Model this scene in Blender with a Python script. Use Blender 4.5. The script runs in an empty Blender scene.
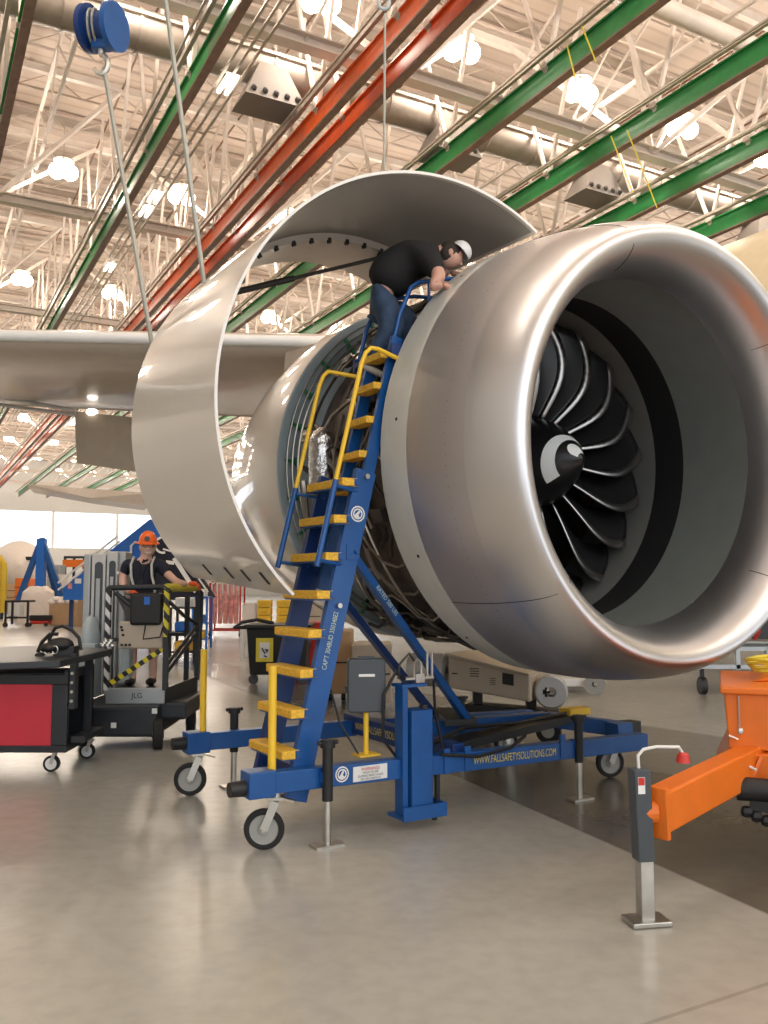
import bpy, math, random
from mathutils import Vector as V3, Matrix
import numpy as np
R = math.radians
C = bpy.context.scene.collection
random.seed(7)

# ------------------------------------------------------------------ camera, world, exposure
F, HZ, CH = 870.0, 583.0, 1.65
PIT = math.atan((HZ-512)/F)
cd = bpy.data.cameras.new('camera'); cam = bpy.data.objects.new('camera', cd); C.objects.link(cam)
cam.location = (0, 0, CH); cam.rotation_euler = (math.pi/2+PIT, 0, 0)
cd.sensor_fit = 'VERTICAL'; cd.sensor_height = 36.0; cd.lens = F/1024*36.0; cd.clip_end = 500
bpy.context.scene.camera = cam
vs = bpy.context.scene.view_settings
vs.view_transform = 'Standard'; vs.look = 'None'; vs.gamma = 1; vs.use_curve_mapping = False
vs.exposure = 0.15
LAMP_W = 270
w = bpy.data.worlds.new('world'); bpy.context.scene.world = w; w.use_nodes = True
bg = w.node_tree.nodes['Background']; bg.inputs[0].default_value = (.92, .96, 1, 1); bg.inputs[1].default_value = 1.9

fw = V3((0, math.cos(PIT), math.sin(PIT))); uw = V3((0, -math.sin(PIT), math.cos(PIT)))
def ray(x, y): return fw + V3((1, 0, 0))*((x-384)/F) + uw*((512-y)/F)
def at(x, y, Y):                       # point on the sight line at depth Y
    d = ray(x, y); return V3((0, 0, CH)) + d*(Y/d.y)
YH = R(28.7); DU = V3((-math.sin(YH), math.cos(YH), 0)); DV = V3((math.cos(YH), math.sin(YH), 0)); Z = V3((0, 0, 1))
def HG(u, v, z): return DU*u + DV*v + Z*z      # the hangar's own frame

# ------------------------------------------------------------------ materials
def mat(name, col, rough=.5, metal=0, coat=0, noise=0, nscale=6, emit=0, bump=0, spec=.5, wave=None, stretch=None, roughvar=0, coatr=.05):
    m = bpy.data.materials.new(name); m.use_nodes = True; nt = m.node_tree; n = nt.nodes; l = nt.links
    b = n['Principled BSDF']; c = (*col, 1)
    b.inputs['Base Color'].default_value = c; b.inputs['Roughness'].default_value = rough
    b.inputs['Metallic'].default_value = metal; b.inputs['Coat Weight'].default_value = coat
    b.inputs['Coat Roughness'].default_value = coatr
    b.inputs['Specular IOR Level'].default_value = spec
    if emit:
        b.inputs['Emission Color'].default_value = c; b.inputs['Emission Strength'].default_value = emit
    tc = n.new('ShaderNodeTexCoord'); mp = n.new('ShaderNodeMapping'); l.new(tc.outputs['Object'], mp.inputs[0])
    if stretch: mp.inputs['Scale'].default_value = stretch
    tx = n.new('ShaderNodeTexNoise'); tx.inputs['Scale'].default_value = nscale; tx.inputs['Detail'].default_value = 5
    l.new(mp.outputs[0], tx.inputs['Vector'])
    k = noise if noise else .04
    rp = n.new('ShaderNodeValToRGB'); rp.color_ramp.elements[0].position = .3; rp.color_ramp.elements[1].position = .7
    rp.color_ramp.elements[0].color = (*[max(0, x*(1-k)) for x in col], 1); rp.color_ramp.elements[1].color = (*[min(1, x*(1+k)) for x in col], 1)
    l.new(tx.outputs['Fac'], rp.inputs[0]); l.new(rp.outputs[0], b.inputs['Base Color'])
    if roughvar:
        mr = n.new('ShaderNodeMapRange'); mr.inputs[3].default_value = max(0, rough-roughvar); mr.inputs[4].default_value = rough+roughvar
        l.new(tx.outputs['Fac'], mr.inputs[0]); l.new(mr.outputs[0], b.inputs['Roughness'])
    if bump:
        bp = n.new('ShaderNodeBump'); bp.inputs['Strength'].default_value = bump; bp.inputs['Distance'].default_value = .02
        l.new(tx.outputs['Fac'], bp.inputs['Height']); l.new(bp.outputs[0], b.inputs['Normal'])
    return m
M = {}
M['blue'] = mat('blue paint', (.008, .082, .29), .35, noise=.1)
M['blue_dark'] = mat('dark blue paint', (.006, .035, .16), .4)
M['yellow'] = mat('yellow paint', (.86, .54, .03), .45)
M['tread'] = mat('worn yellow tread', (.80, .46, .04), .6, noise=.25, nscale=60)
M['black'] = mat('black plastic', (.012, .012, .013), .5)
M['rubber'] = mat('rubber', (.015, .015, .015), .8)
M['tyre_hub'] = mat('grey wheel hub', (.33, .33, .31), .5)
M['zinc'] = mat('zinc steel', (.55, .53, .48), .35, metal=1, noise=.15)
M['chrome'] = mat('chrome', (.75, .75, .75), .12, metal=1)
M['grey'] = mat('grey plastic', (.055, .065, .075), .45)
M['lift_dark'] = mat('dark painted steel', (.02, .024, .03), .45, noise=.2)
M['alu'] = mat('aluminium', (.42, .44, .45), .4, metal=.6)
M['alu_light'] = mat('light aluminium', (.55, .55, .54), .45, metal=.3)
M['orange'] = mat('orange paint', (.74, .165, .012), .4, noise=.06)
M['red'] = mat('red panel', (.60, .03, .055), .45)
M['redp'] = mat('red paint', (.55, .03, .02), .4)
M['white'] = mat('white paint', (.75, .75, .73), .4)
M['cream'] = mat('cream plane skin', (.72, .62, .42), .35)
M['cable'] = mat('galvanised cable', (.36, .36, .32), .5, metal=.4)
M['lip'] = mat('satin lip skin', (.70, .695, .71), .36, metal=1, noise=.02, nscale=2)
M['cowl_metal'] = mat('satin nacelle skin', (.66, .635, .64), .46, metal=1, noise=.02, nscale=2)
M['band'] = mat('nacelle white band', (.60, .60, .56), .35)
M['duct'] = mat('inlet liner', (.24, .265, .25), .40, metal=.4)
M['liner'] = mat('black liner', (.006, .006, .007), .7)
M['shroud'] = mat('fan shroud', (.20, .20, .185), .4, metal=.4)
M['blade'] = mat('carbon fan blade', (.010, .010, .011), .32)
M['edge'] = mat('titanium edge', (.42, .41, .40), .32, metal=1)
M['spinner'] = mat('spinner black', (.006, .006, .007), .3)
M['mark'] = mat('spinner white mark', (.72, .74, .72), .5)
M['gloss'] = mat('glossy off white cowl', (.76, .72, .66), .3, coat=1.0, noise=.02, nscale=2, coatr=.03)
M['inner'] = mat('grey inner cowl', (.34, .33, .31), .35)
M['beige'] = mat('beige composite', (.52, .45, .38), .4)
M['wing'] = mat('wing underside', (.52, .45, .38), .3, coat=.3)
M['case'] = mat('fan case', (.10, .075, .06), .5, metal=.3, noise=.5, nscale=5)
M['dark'] = mat('dark bay', (.02, .018, .016), .6)
M['pipe'] = mat('steel pipe', (.42, .38, .33), .3, metal=.9)
M['pipe_dark'] = mat('dark hose', (.05, .04, .035), .5)
M['bluegrey'] = mat('blue grey bulkhead', (.42, .49, .52), .45)
M['green'] = mat('green bracket', (.02, .22, .08), .5)
M['foil'] = mat('crinkled foil', (.75, .75, .76), .22, metal=1, bump=1.0, nscale=18)
M['rail_green'] = mat('green crane rail', (.012, .20, .045), .4, noise=.12)
M['rail_orange'] = mat('orange crane rail', (.70, .10, .012), .35, noise=.12)
M['rail_under'] = mat('rail brown flange', (.16, .10, .07), .5, noise=.2)
M['galv'] = mat('galvanised steel', (.40, .35, .30), .45, metal=.3, noise=.1)
M['steel_w'] = mat('white painted steel', (.60, .53, .47), .5)
M['ductm'] = mat('ventilation duct', (.27, .23, .195), .45, metal=.4, noise=.1)
M['lampglow'] = mat('lamp glow', (1, .86, .66), .5, emit=14)
M['tube_glow'] = mat('lit tube lamp', (1, .93, .82), .5, emit=5)
M['skin'] = mat('skin', (.72, .44, .34), .5)
M['skin2'] = mat('pink skin', (.58, .32, .24), .5)
M['navy'] = mat('navy shirt', (.012, .014, .028), .85)
M['blackcloth'] = mat('black shirt', (.012, .011, .012), .9)
M['denim'] = mat('blue denim', (.032, .060, .115), .9, noise=.35, nscale=12)
M['greycloth'] = mat('grey shorts', (.12, .12, .12), .9)
M['silverband'] = mat('reflective strap', (.5, .52, .5), .4)
M['hat'] = mat('orange hard hat', (.95, .16, .02), .35)
M['glove'] = mat('orange glove', (.80, .11, .03), .7)
M['hair'] = mat('dark hair', (.03, .02, .015), .8)
M['glasses'] = mat('glasses', (.02, .02, .02), .3)
M['pink'] = mat('pink wrap', (.80, .33, .30), .4, noise=.3, nscale=8)
M['card'] = mat('cardboard', (.52, .34, .19), .8)
M['cloth'] = mat('white dust sheet', (.78, .70, .64), .8, bump=.4, nscale=4)
M['plastic'] = mat('clear wrap', (.80, .72, .66), .35, bump=.8, nscale=8)
M['signblue'] = mat('stairs blue', (.015, .14, .55), .4)
M['ink'] = mat('black ink', (.01, .01, .01), .6)
M['labelw'] = mat('label white', (.8, .8, .78), .5)
M['ylabel'] = mat('yellow lettering', (.72, .58, .12), .5)
M['wlabel'] = mat('pale lettering', (.55, .65, .55), .5)
M['tan'] = mat('tan painted steel', (.50, .42, .33), .45)
M['wall'] = mat('white wall panel', (.62, .62, .60), .6)
M['yellow_tower'] = mat('yellow staging', (.62, .42, .02), .5)
M['signyel'] = mat('yellow sign', (.72, .62, .06), .5)
M['yhose'] = mat('yellow hose', (.75, .62, .05), .5)
M['diffuser'] = mat('brown grey diffuser', (.15, .13, .115), .6)
M['deckline'] = mat('joist steel', (.48, .40, .34), .55)
M['sprinkler'] = mat('brown sprinkler pipe', (.16, .08, .05), .5)

def stripes(name, c1, c2, scale, ang):
    m = bpy.data.materials.new(name); m.use_nodes = True; n = m.node_tree.nodes; l = m.node_tree.links
    b = n['Principled BSDF']; tc = n.new('ShaderNodeTexCoord'); mp = n.new('ShaderNodeMapping'); mp.inputs['Rotation'].default_value = (0, R(ang), 0)
    wv = n.new('ShaderNodeTexWave'); wv.inputs['Scale'].default_value = scale; wv.wave_profile = 'SIN'
    rp = n.new('ShaderNodeValToRGB'); rp.color_ramp.interpolation = 'CONSTANT'
    rp.color_ramp.elements[0].color = (*c1, 1); rp.color_ramp.elements[1].color = (*c2, 1); rp.color_ramp.elements[1].position = .5
    l.new(tc.outputs['Object'], mp.inputs[0]); l.new(mp.outputs[0], wv.inputs['Vector']); l.new(wv.outputs['Fac'], rp.inputs[0]); l.new(rp.outputs[0], b.inputs['Base Color'])
    b.inputs['Roughness'].default_value = .5
    return m
M['hazard_y'] = stripes('yellow black hazard', (.02, .02, .02), (.75, .62, .03), 3.2, 40)
M['hazard_w'] = stripes('white black hazard', (.02, .02, .02), (.7, .7, .7), 3.2, 40)

# floor: polished concrete with dark coated strip, joints, stains
def floor_mat():
    m = bpy.data.materials.new('polished concrete'); m.use_nodes = True; nt = m.node_tree; n = nt.nodes; l = nt.links
    b = n['Principled BSDF']; g = n.new('ShaderNodeNewGeometry')
    def dot(vec):
        d = n.new('ShaderNodeVectorMath'); d.operation = 'DOT_PRODUCT'; d.inputs[1].default_value = vec; l.new(g.outputs['Position'], d.inputs[0]); return d.outputs['Value']
    def mth(op, a, bb=None, c=None):
        q = n.new('ShaderNodeMath'); q.operation = op
        for i, s in enumerate((a, bb, c)):
            if s is None: continue
            if isinstance(s, (int, float)): q.inputs[i].default_value = s
            else: l.new(s, q.inputs[i])
        return q.outputs[0]
    def noise(scale, det=5):
        t = n.new('ShaderNodeTexNoise'); t.inputs['Scale'].default_value = scale; t.inputs['Detail'].default_value = det; l.new(g.outputs['Position'], t.inputs['Vector']); return t.outputs['Fac']
    big = noise(.35, 6); fine = noise(9, 4); mid = noise(1.6, 6)
    r1 = n.new('ShaderNodeValToRGB'); l.new(big, r1.inputs[0])
    r1.color_ramp.elements[0].position = .3; r1.color_ramp.elements[0].color = (.345, .335, .30, 1)
    r1.color_ramp.elements[1].position = .7; r1.color_ramp.elements[1].color = (.44, .43, .385, 1)
    mix = n.new('ShaderNodeMix'); mix.data_type = 'RGBA'; mix.blend_type = 'MULTIPLY'; mix.inputs[0].default_value = .25
    r2 = n.new('ShaderNodeValToRGB'); l.new(fine, r2.inputs[0]); r2.color_ramp.elements[0].color = (.6, .6, .6, 1); r2.color_ramp.elements[0].position = .3; r2.color_ramp.elements[1].position = .6
    l.new(r1.outputs[0], mix.inputs[6]); l.new(r2.outputs[0], mix.inputs[7])
    # two straight saw-cut edges bound a strip coated darker
    def line(p, q):      # signed distance from line through floor points p, q
        d = (V3(q)-V3(p)); d.z = 0; d.normalize(); nn = V3((-d.y, d.x, 0)); off = nn.dot(V3(p)); return mth('SUBTRACT', dot(nn), off)
    s1 = line((.42, 8.07, 0), (1.91, 4.49, 0)); s2 = line((1.01, 9.34, 0), (4.4, 6.2, 0))
    wob = mth('MULTIPLY', mth('SUBTRACT', mid, .5), .25)
    a1 = mth('MULTIPLY', mth('ADD', s1, 0), 40); a1c = n.new('ShaderNodeClamp'); l.new(a1, a1c.inputs[0])
    a2 = mth('MULTIPLY', mth('SUBTRACT', mth('ADD', s2, wob), 0), -5); a2c = n.new('ShaderNodeClamp'); l.new(a2, a2c.inputs[0])
    strip = mth('MULTIPLY', a1c.outputs[0], a2c.outputs[0])
    v_ = dot(DU); 
    # far crossing of the strip behind the ladder
    b1 = line((-3.78, 18.66, 0), (-1.9, 16.37, 0)); b1n = mth('MULTIPLY', b1, -8); c1 = n.new('ShaderNodeClamp'); l.new(b1n, c1.inputs[0])
    b2 = line((-3.5, 16.2, 0), (-1.5, 12.0, 0)); b2n = mth('MULTIPLY', b2, 8); c2 = n.new('ShaderNodeClamp'); l.new(b2n, c2.inputs[0])
    strip2 = mth('MULTIPLY', mth('MULTIPLY', c1.outputs[0], c2.outputs[0]), .7)
    st = mth('MAXIMUM', strip, strip2)
    mx2 = n.new('ShaderNodeMix'); mx2.data_type = 'RGBA'; mx2.blend_type = 'MULTIPLY'; l.new(mth('MULTIPLY', st, .9), mx2.inputs[0]); l.new(mix.outputs[2], mx2.inputs[6]); mx2.inputs[7].default_value = (.27, .235, .205, 1)
    # joints on a 6 m grid
    def joint(val, per, off):
        f = mth('ABSOLUTE', mth('SUBTRACT', mth('FRACT', mth('ADD', mth('DIVIDE', val, per), off)), .5)); return mth('LESS_THAN', f, .0012)
    j = mth('MAXIMUM', joint(dot(DU), 9, .22), joint(dot(DV), 9, .62))
    mx3 = n.new('ShaderNodeMix'); mx3.data_type = 'RGBA'; l.new(mth('MULTIPLY', j, .3), mx3.inputs[0]); l.new(mx2.outputs[2], mx3.inputs[6]); mx3.inputs[7].default_value = (.10, .09, .08, 1)
    l.new(mx3.outputs[2], b.inputs['Base Color'])
    mr = n.new('ShaderNodeMapRange'); l.new(mid, mr.inputs[0]); mr.inputs[3].default_value = .22; mr.inputs[4].default_value = .28; l.new(mr.outputs[0], b.inputs['Roughness'])
    b.inputs['Specular IOR Level'].default_value = .6
    return m
M['floor'] = floor_mat()
def deck_mat():
    m = bpy.data.materials.new('ribbed roof deck'); m.use_nodes = True; n = m.node_tree.nodes; l = m.node_tree.links
    b = n['Principled BSDF']; g = n.new('ShaderNodeNewGeometry'); d = n.new('ShaderNodeVectorMath'); d.operation = 'DOT_PRODUCT'; d.inputs[1].default_value = DU
    l.new(g.outputs['Position'], d.inputs[0]); m1 = n.new('ShaderNodeMath'); m1.operation = 'MULTIPLY'; m1.inputs[1].default_value = 2.2; l.new(d.outputs['Value'], m1.inputs[0])
    fr = n.new('ShaderNodeMath'); fr.operation = 'FRACT'; l.new(m1.outputs[0], fr.inputs[0])
    rp = n.new('ShaderNodeValToRGB'); l.new(fr.outputs[0], rp.inputs[0]); e = rp.color_ramp.elements; e[0].color = (.42, .34, .285, 1); e[1].color = (.54, .455, .39, 1); e[1].position = .3
    x = e.new(.18); x.color = (.47, .385, .325, 1)
    l.new(rp.outputs[0], b.inputs['Base Color']); b.inputs['Roughness'].default_value = .6
    return m
M['deck'] = deck_mat()
def glass_mat():
    m = bpy.data.materials.new('window glass'); m.use_nodes = True; b = m.node_tree.nodes['Principled BSDF']
    b.inputs['Transmission Weight'].default_value = 1; b.inputs['Roughness'].default_value = 0; b.inputs['IOR'].default_value = 1.0; b.inputs['Base Color'].default_value = (1, 1, 1, 1)
    return m
M['glass'] = glass_mat()

# ------------------------------------------------------------------ mesh helpers
ORG = {}
class MB:
    def __init__(s): s.v = []; s.f = []
    def add(s, vs_, fs):
        o = len(s.v); s.v += [V3(x) for x in vs_]; s.f += [tuple(i+o for i in f) for f in fs]; return s
    def box(s, c, X, Y, Zv):
        c = V3(c); X = V3(X); Y = V3(Y); Zv = V3(Zv)
        p = [c+X*a+Y*b+Zv*d for d in (-1, 1) for b in (-1, 1) for a in (-1, 1)]
        return s.add(p, [(0, 2, 3, 1), (4, 5, 7, 6), (0, 1, 5, 4), (2, 6, 7, 3), (0, 4, 6, 2), (1, 3, 7, 5)])
    def ab(s, x0, x1, y0, y1, z0, z1): return s.box(((x0+x1)/2, (y0+y1)/2, (z0+z1)/2), ((x1-x0)/2, 0, 0), (0, (y1-y0)/2, 0), (0, 0, (z1-z0)/2))
    def bar(s, a, b, w, h, up=Z):           # w across, h along 'up'
        a = V3(a); b = V3(b); d = (b-a); L = d.length; d.normalize(); sd = d.cross(up)
        if sd.length < 1e-4: sd = d.cross(V3((1, 0, 0)))
        sd.normalize(); u2 = sd.cross(d)
        return s.box((a+b)/2, d*L/2, sd*w/2, u2*h/2)
    def tube(s, pts, r, n=8, closed=False, caps=True):
        pts = [V3(p) for p in pts]; k = len(pts); rr = r if isinstance(r, (list, tuple)) else [r]*k
        prev = None; vs_ = []; fs = []
        for i, p in enumerate(pts):
            if closed: t = pts[(i+1) % k]-pts[i-1]
            else: t = pts[min(i+1, k-1)]-pts[max(i-1, 0)]
            if t.length < 1e-9: t = V3((0, 0, 1))
            t.normalize()
            if prev is None:
                x = t.cross(Z if abs(t.z) < .9 else V3((1, 0, 0))); x.normalize()
            else:
                x = prev-t*prev.dot(t); x.normalize()
            prev = x; y = t.cross(x)
            for j in range(n):
                a = 2*math.pi*j/n; vs_.append(p+(x*math.cos(a)+y*math.sin(a))*rr[i])
        m = k if closed else k-1
        for i in range(m):
            for j in range(n):
                a = i*n+j; b = i*n+(j+1) % n; c = ((i+1) % k)*n+(j+1) % n; d = ((i+1) % k)*n+j; fs.append((a, b, c, d))
        if not closed and caps: fs += [tuple(range(n))[::-1], tuple((k-1)*n+j for j in range(n))]
        return s.add(vs_, fs)
    def cyl(s, a, b, r, r2=None, n=20): return s.tube([a, b], [r, r if r2 is None else r2], n)
    def rev(s, prof, o, ax, n=48, t0=0, t1=2*math.pi, ref=Z):   # prof: (distance along axis, radius)
        o = V3(o); ax = V3(ax).normalized(); y = V3(ref)-ax*V3(ref).dot(ax)
        if y.length < 1e-3: y = V3((1, 0, 0))-ax*ax.x
        y.normalize(); x = y.cross(ax)
        full = abs(t1-t0-2*math.pi) < 1e-6; m = n if full else n+1; vs_ = []; fs = []
        for (d, r) in prof:
            for j in range(m):
                t = t0+(t1-t0)*j/n; vs_.append(o+ax*d+(x*math.cos(t)+y*math.sin(t))*r)
        for i in range(len(prof)-1):
            for j in range(n):
                k = (j+1) % m; fs.append((i*m+j, i*m+k, (i+1)*m+k, (i+1)*m+j))
        return s.add(vs_, fs)
    def ball(s, c, rx, ry=None, rz=None, n=14, X=V3((1, 0, 0)), Y=V3((0, 1, 0)), Zv=Z, th=math.pi):
        ry = ry or rx; rz = rz or rx; c = V3(c); vs_ = []; fs = []
        for i in range(n//2+1):
            a = th*i/(n//2)
            for j in range(n):
                b = 2*math.pi*j/n; vs_.append(c+X*(rx*math.sin(a)*math.cos(b))+Y*(ry*math.sin(a)*math.sin(b))+Zv*(rz*math.cos(a)))
        for i in range(n//2):
            for j in range(n): fs.append((i*n+j, (i+1)*n+j, (i+1)*n+(j+1) % n, i*n+(j+1) % n))
        return s.add(vs_, fs)
    def prism(s, pts, d):                    # polygon extruded by vector d
        k = len(pts); d = V3(d); return s.add([V3(p) for p in pts]+[V3(p)+d for p in pts], [tuple(range(k))[::-1], tuple(range(k, 2*k))]+[(i, (i+1) % k, k+(i+1) % k, k+i) for i in range(k)])
    def ibeam(s, a, b, w_, h, t=.03, up=Z):
        a = V3(a); b = V3(b); s.bar(a, b, t, h, up); s.bar(a+up*(h/2), b+up*(h/2), w_, t, up); s.bar(a-up*(h/2), b-up*(h/2), w_, t, up); return s
    def build(s, name, m, parent=None, smooth=True, bevel=0, loc=None):
        me = bpy.data.meshes.new(name); o = bpy.data.objects.new(name, me); C.objects.link(o)
        org = V3(loc) if loc is not None else V3((0, 0, 0))
        if parent is not None: org = ORG[parent.name]; o.parent = parent
        else: o.location = org
        ORG[o.name] = org
        me.from_pydata([tuple(x-org) for x in s.v], [], s.f); me.materials.append(m if not isinstance(m, str) else M[m])
        import bmesh
        bm = bmesh.new(); bm.from_mesh(me); bmesh.ops.recalc_face_normals(bm, faces=bm.faces); bm.to_mesh(me); bm.free()
        if smooth:
            me.shade_smooth(); me.set_sharp_from_angle(angle=R(38))
        if bevel:
            md = o.modifiers.new('bevel', 'BEVEL'); md.width = bevel; md.segments = 2; md.limit_method = 'ANGLE'
        me.update(); return o
def tag(o, label=None, cat=None, group=None, kind=None):
    if label: o['label'] = label
    if cat: o['category'] = cat
    if group: o['group'] = group
    if kind: o['kind'] = kind
    return o
def thing(name, label, cat, loc=(0, 0, 0), group=None):
    o = bpy.data.objects.new(name, None); C.objects.link(o); o.location = loc; o.empty_display_size = .1
    ORG[o.name] = V3(loc); return tag(o, label, cat, group)
def kids(o): return [c for c in bpy.data.objects if c.parent == o]
def copy_tree(o, loc=None, label=None, parent=None):
    c = o.copy(); C.objects.link(c); ORG[c.name] = V3(loc) if loc is not None else ORG[o.name]
    if parent: c.parent = parent
    else: c.location = loc
    if label: c['label'] = label
    for ch in kids_map.get(o.name, []): copy_tree(ch, parent=c)
    return c
kids_map = {}
def remember(o):
    ks = kids(o); kids_map[o.name] = ks
    for k in ks: remember(k)
def text(s, size, o, xd, yd, m, parent, name='lettering', ext=.003, xs=1.0):
    cu = bpy.data.curves.new('t', 'FONT'); cu.body = s; cu.size = size; cu.extrude = 0; cu.align_x = 'CENTER'; cu.align_y = 'CENTER'
    ob = bpy.data.objects.new('t', cu); C.objects.link(ob); dg = bpy.context.evaluated_depsgraph_get(); dg.update()
    me = ob.evaluated_get(dg).to_mesh(); b = MB(); xd = V3(xd).normalized(); yd = V3(yd).normalized(); nn = xd.cross(yd)
    b.add([V3(o)+xd*(v.co.x*xs)+yd*v.co.y+nn*ext for v in me.vertices], [tuple(p.vertices) for p in me.polygons])
    bpy.data.objects.remove(ob); return b.build(name, m, parent, smooth=False)
def skin(name, pts, edges, rad, m, parent, sub=2, root=0, loc=None):
    me = bpy.data.meshes.new(name); o = bpy.data.objects.new(name, me); C.objects.link(o)
    org = ORG[parent.name] if parent is not None else V3(loc)
    me.from_pydata([tuple(V3(p)-org) for p in pts], edges, []); me.update()
    sk = o.modifiers.new('s', 'SKIN'); sk.use_smooth_shade = True; sk.branch_smoothing = .6
    if not me.skin_vertices: pass
    for i, v in enumerate(me.skin_vertices[0].data):
        r = rad[i]; v.radius = (r, r) if not isinstance(r, tuple) else r; v.use_root = (i == root)
    ss = o.modifiers.new('u', 'SUBSURF'); ss.levels = sub; ss.render_levels = sub
    dg = bpy.context.evaluated_depsgraph_get(); dg.update()
    nm = bpy.data.meshes.new_from_object(o.evaluated_get(dg)); o.modifiers.clear(); o.data = nm; nm.name = name
    nm.materials.clear(); nm.materials.append(M[m] if isinstance(m, str) else m); nm.shade_smooth()
    if parent is not None: o.parent = parent
    else: o.location = org
    ORG[o.name] = org; return o
def arc(p, d1, d2, r, a0, a1, n=8): return [V3(p)+(V3(d1)*math.cos(a0+(a1-a0)*i/n)+V3(d2)*math.sin(a0+(a1-a0)*i/n))*r for i in range(n+1)]

# ------------------------------------------------------------------ the setting
def slab(name, u0, u1, v0, v1, z0, z1, m):
    b = MB(); c = HG((u0+u1)/2, (v0+v1)/2, (z0+z1)/2); b.box(c, DU*(u1-u0)/2, DV*(v1-v0)/2, Z*(z1-z0)/2)
    return tag(b.build(name, m, smooth=False), kind='structure')
U0, U1, VL, VR = -16, 112, -16, 62
b = MB(); b.box(HG((U0+U1)/2, (VL+VR)/2, -.1), DU*(U1-U0)/2, DV*(VR-VL)/2, Z*.1); tag(b.build('floor', 'floor', smooth=False), kind='structure')
ceil = slab('ceiling', U0, U1, VL, VR, 16.4, 16.6, 'deck')
slab('wall_left', U0, U1, VL-.3, VL, 0, 16.6, 'wall'); slab('wall_right', U0, U1, VR, VR+.3, 0, 16.6, 'wall')
# end wall: panels below and above a long glazed band
b = MB()
def eb(v0, v1, z0, z1, t=.2): b.box(HG(U1, (v0+v1)/2, (z0+z1)/2), DU*t, DV*(v1-v0)/2, Z*(z1-z0)/2)
eb(VL, VR, 0, 5.9); eb(VL, VR, 10.3, 16.6)
for z in (1.5, 3.0, 4.5): eb(VL, VR, z-.04, z+.04, .28)
tag(b.build('wall_far', 'wall', smooth=False), kind='structure')
fr = MB()
for k in range(10):
    v = VL+1+k*7.6; fr.box(HG(U1, v, 8.1), DU*.2, DV*.14, Z*2.2)
tag(fr.build('trim_1', 'white', smooth=False), kind='structure')
g = MB()
g.box(HG(U1, (VL+VR)/2, 8.1), DU*.01, DV*(VR-VL)/2, Z*2.2); tag(g.build('window_1', 'glass', smooth=False), kind='structure')
# joists under the deck, run across the hangar
for k in range(46):
    u = 6.5+k*2.13; b = MB(); va, vb = -6, 34
    b.bar(HG(u, va, 16.3), HG(u, vb, 16.3), .1, .1); b.bar(HG(u, va, 15.75), HG(u, vb, 15.75), .07, .07)
    n = 44
    for i in range(n if k < 26 else 0):
        v0 = va+(vb-va)*i/n; v1 = va+(vb-va)*(i+1)/n
        b.bar(HG(u, v0, 15.75 if i % 2 else 16.3), HG(u, v1, 16.3 if i % 2 else 15.75), .03, .03)
    b.build('roof_joist', 'deckline', ceil, smooth=False)
for k in range(12):
    v = -2.0+k*3.4; b = MB(); b.tube([HG(6, v, 15.5), HG(105, v, 15.5)], .03, 5); b.build('sprinkler_pipe', 'sprinkler', ceil)

# roof trusses
ords = ['nearest', 'second', 'third', 'fourth', 'fifth', 'sixth', 'seventh', 'eighth', 'ninth']
for k in range(9):
    u = 15.4+k*10.65; va, vb = -5.4, 37.8; zb = 12.5
    t = thing('roof_truss', 'white steel roof truss crossing the hangar, %s one from the camera' % ords[k], 'roof truss', HG(u, va, zb), 'white roof trusses')
    b = MB(); b.ibeam(HG(u, va, zb), HG(u, vb, zb), .30, .24, .04); b.build('bottom_chord', 'steel_w', t, smooth=False)
    b = MB()
    for du in (-1.9, 1.9): b.bar(HG(u+du, va, 15.5), HG(u+du, vb, 15.5), .16, .2)
    b.build('top_chord', 'steel_w', t, smooth=False)
    b = MB(); nn = 6
    for i in range(nn+1):
        v = va+7.2*i
        for du in (-1.9, 1.9):
            for dv in (-3.0, 3.0):
                b.bar(HG(u, v, zb), HG(u+du, v+dv, 15.5), .11, .11)
        if i < nn:
            for q in (2.4, 4.8):
                b.bar(HG(u, v+q, zb), HG(u-1.9, v+q+1.2, 15.5), .05, .05)
    b.build('web_bracing', 'steel_w', t, smooth=False)
# longitudinal light beams
for k, v in enumerate((2.9, 9.2, 15.2, 21.4)):
    t = thing('roof_purlin_truss', 'pale lattice beam along the roof, number %s from the left' % ['one', 'two', 'three', 'four'][k], 'lattice beam', HG(5, v, 14), 'lattice beams along the roof')
    b = MB(); b.bar(HG(5, v, 15.4), HG(108, v, 15.4), .09, .09); b.build('top_chord', 'steel_w', t, smooth=False)
    b = MB(); b.bar(HG(5, v, 13.9), HG(108, v, 13.9), .08, .08); b.build('bottom_chord', 'steel_w', t, smooth=False)
    b = MB()
    for i in range(58):
        ua = 5+i*1.77; b.bar(HG(ua, v, 13.9 if i % 2 else 15.4), HG(ua+1.77, v, 15.4 if i % 2 else 13.9), .04, .04)
    b.build('web_bracing', 'steel_w', t, smooth=False)
b = MB(); b.tube([HG(11.6, -2, 12.9), HG(11.6, 40, 12.9)], .2, 12)
tag(b.build('roof_tube_beam', 'steel_w'), 'pale round steel tube crossing behind the green rails at upper right', 'steel tube')

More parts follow.
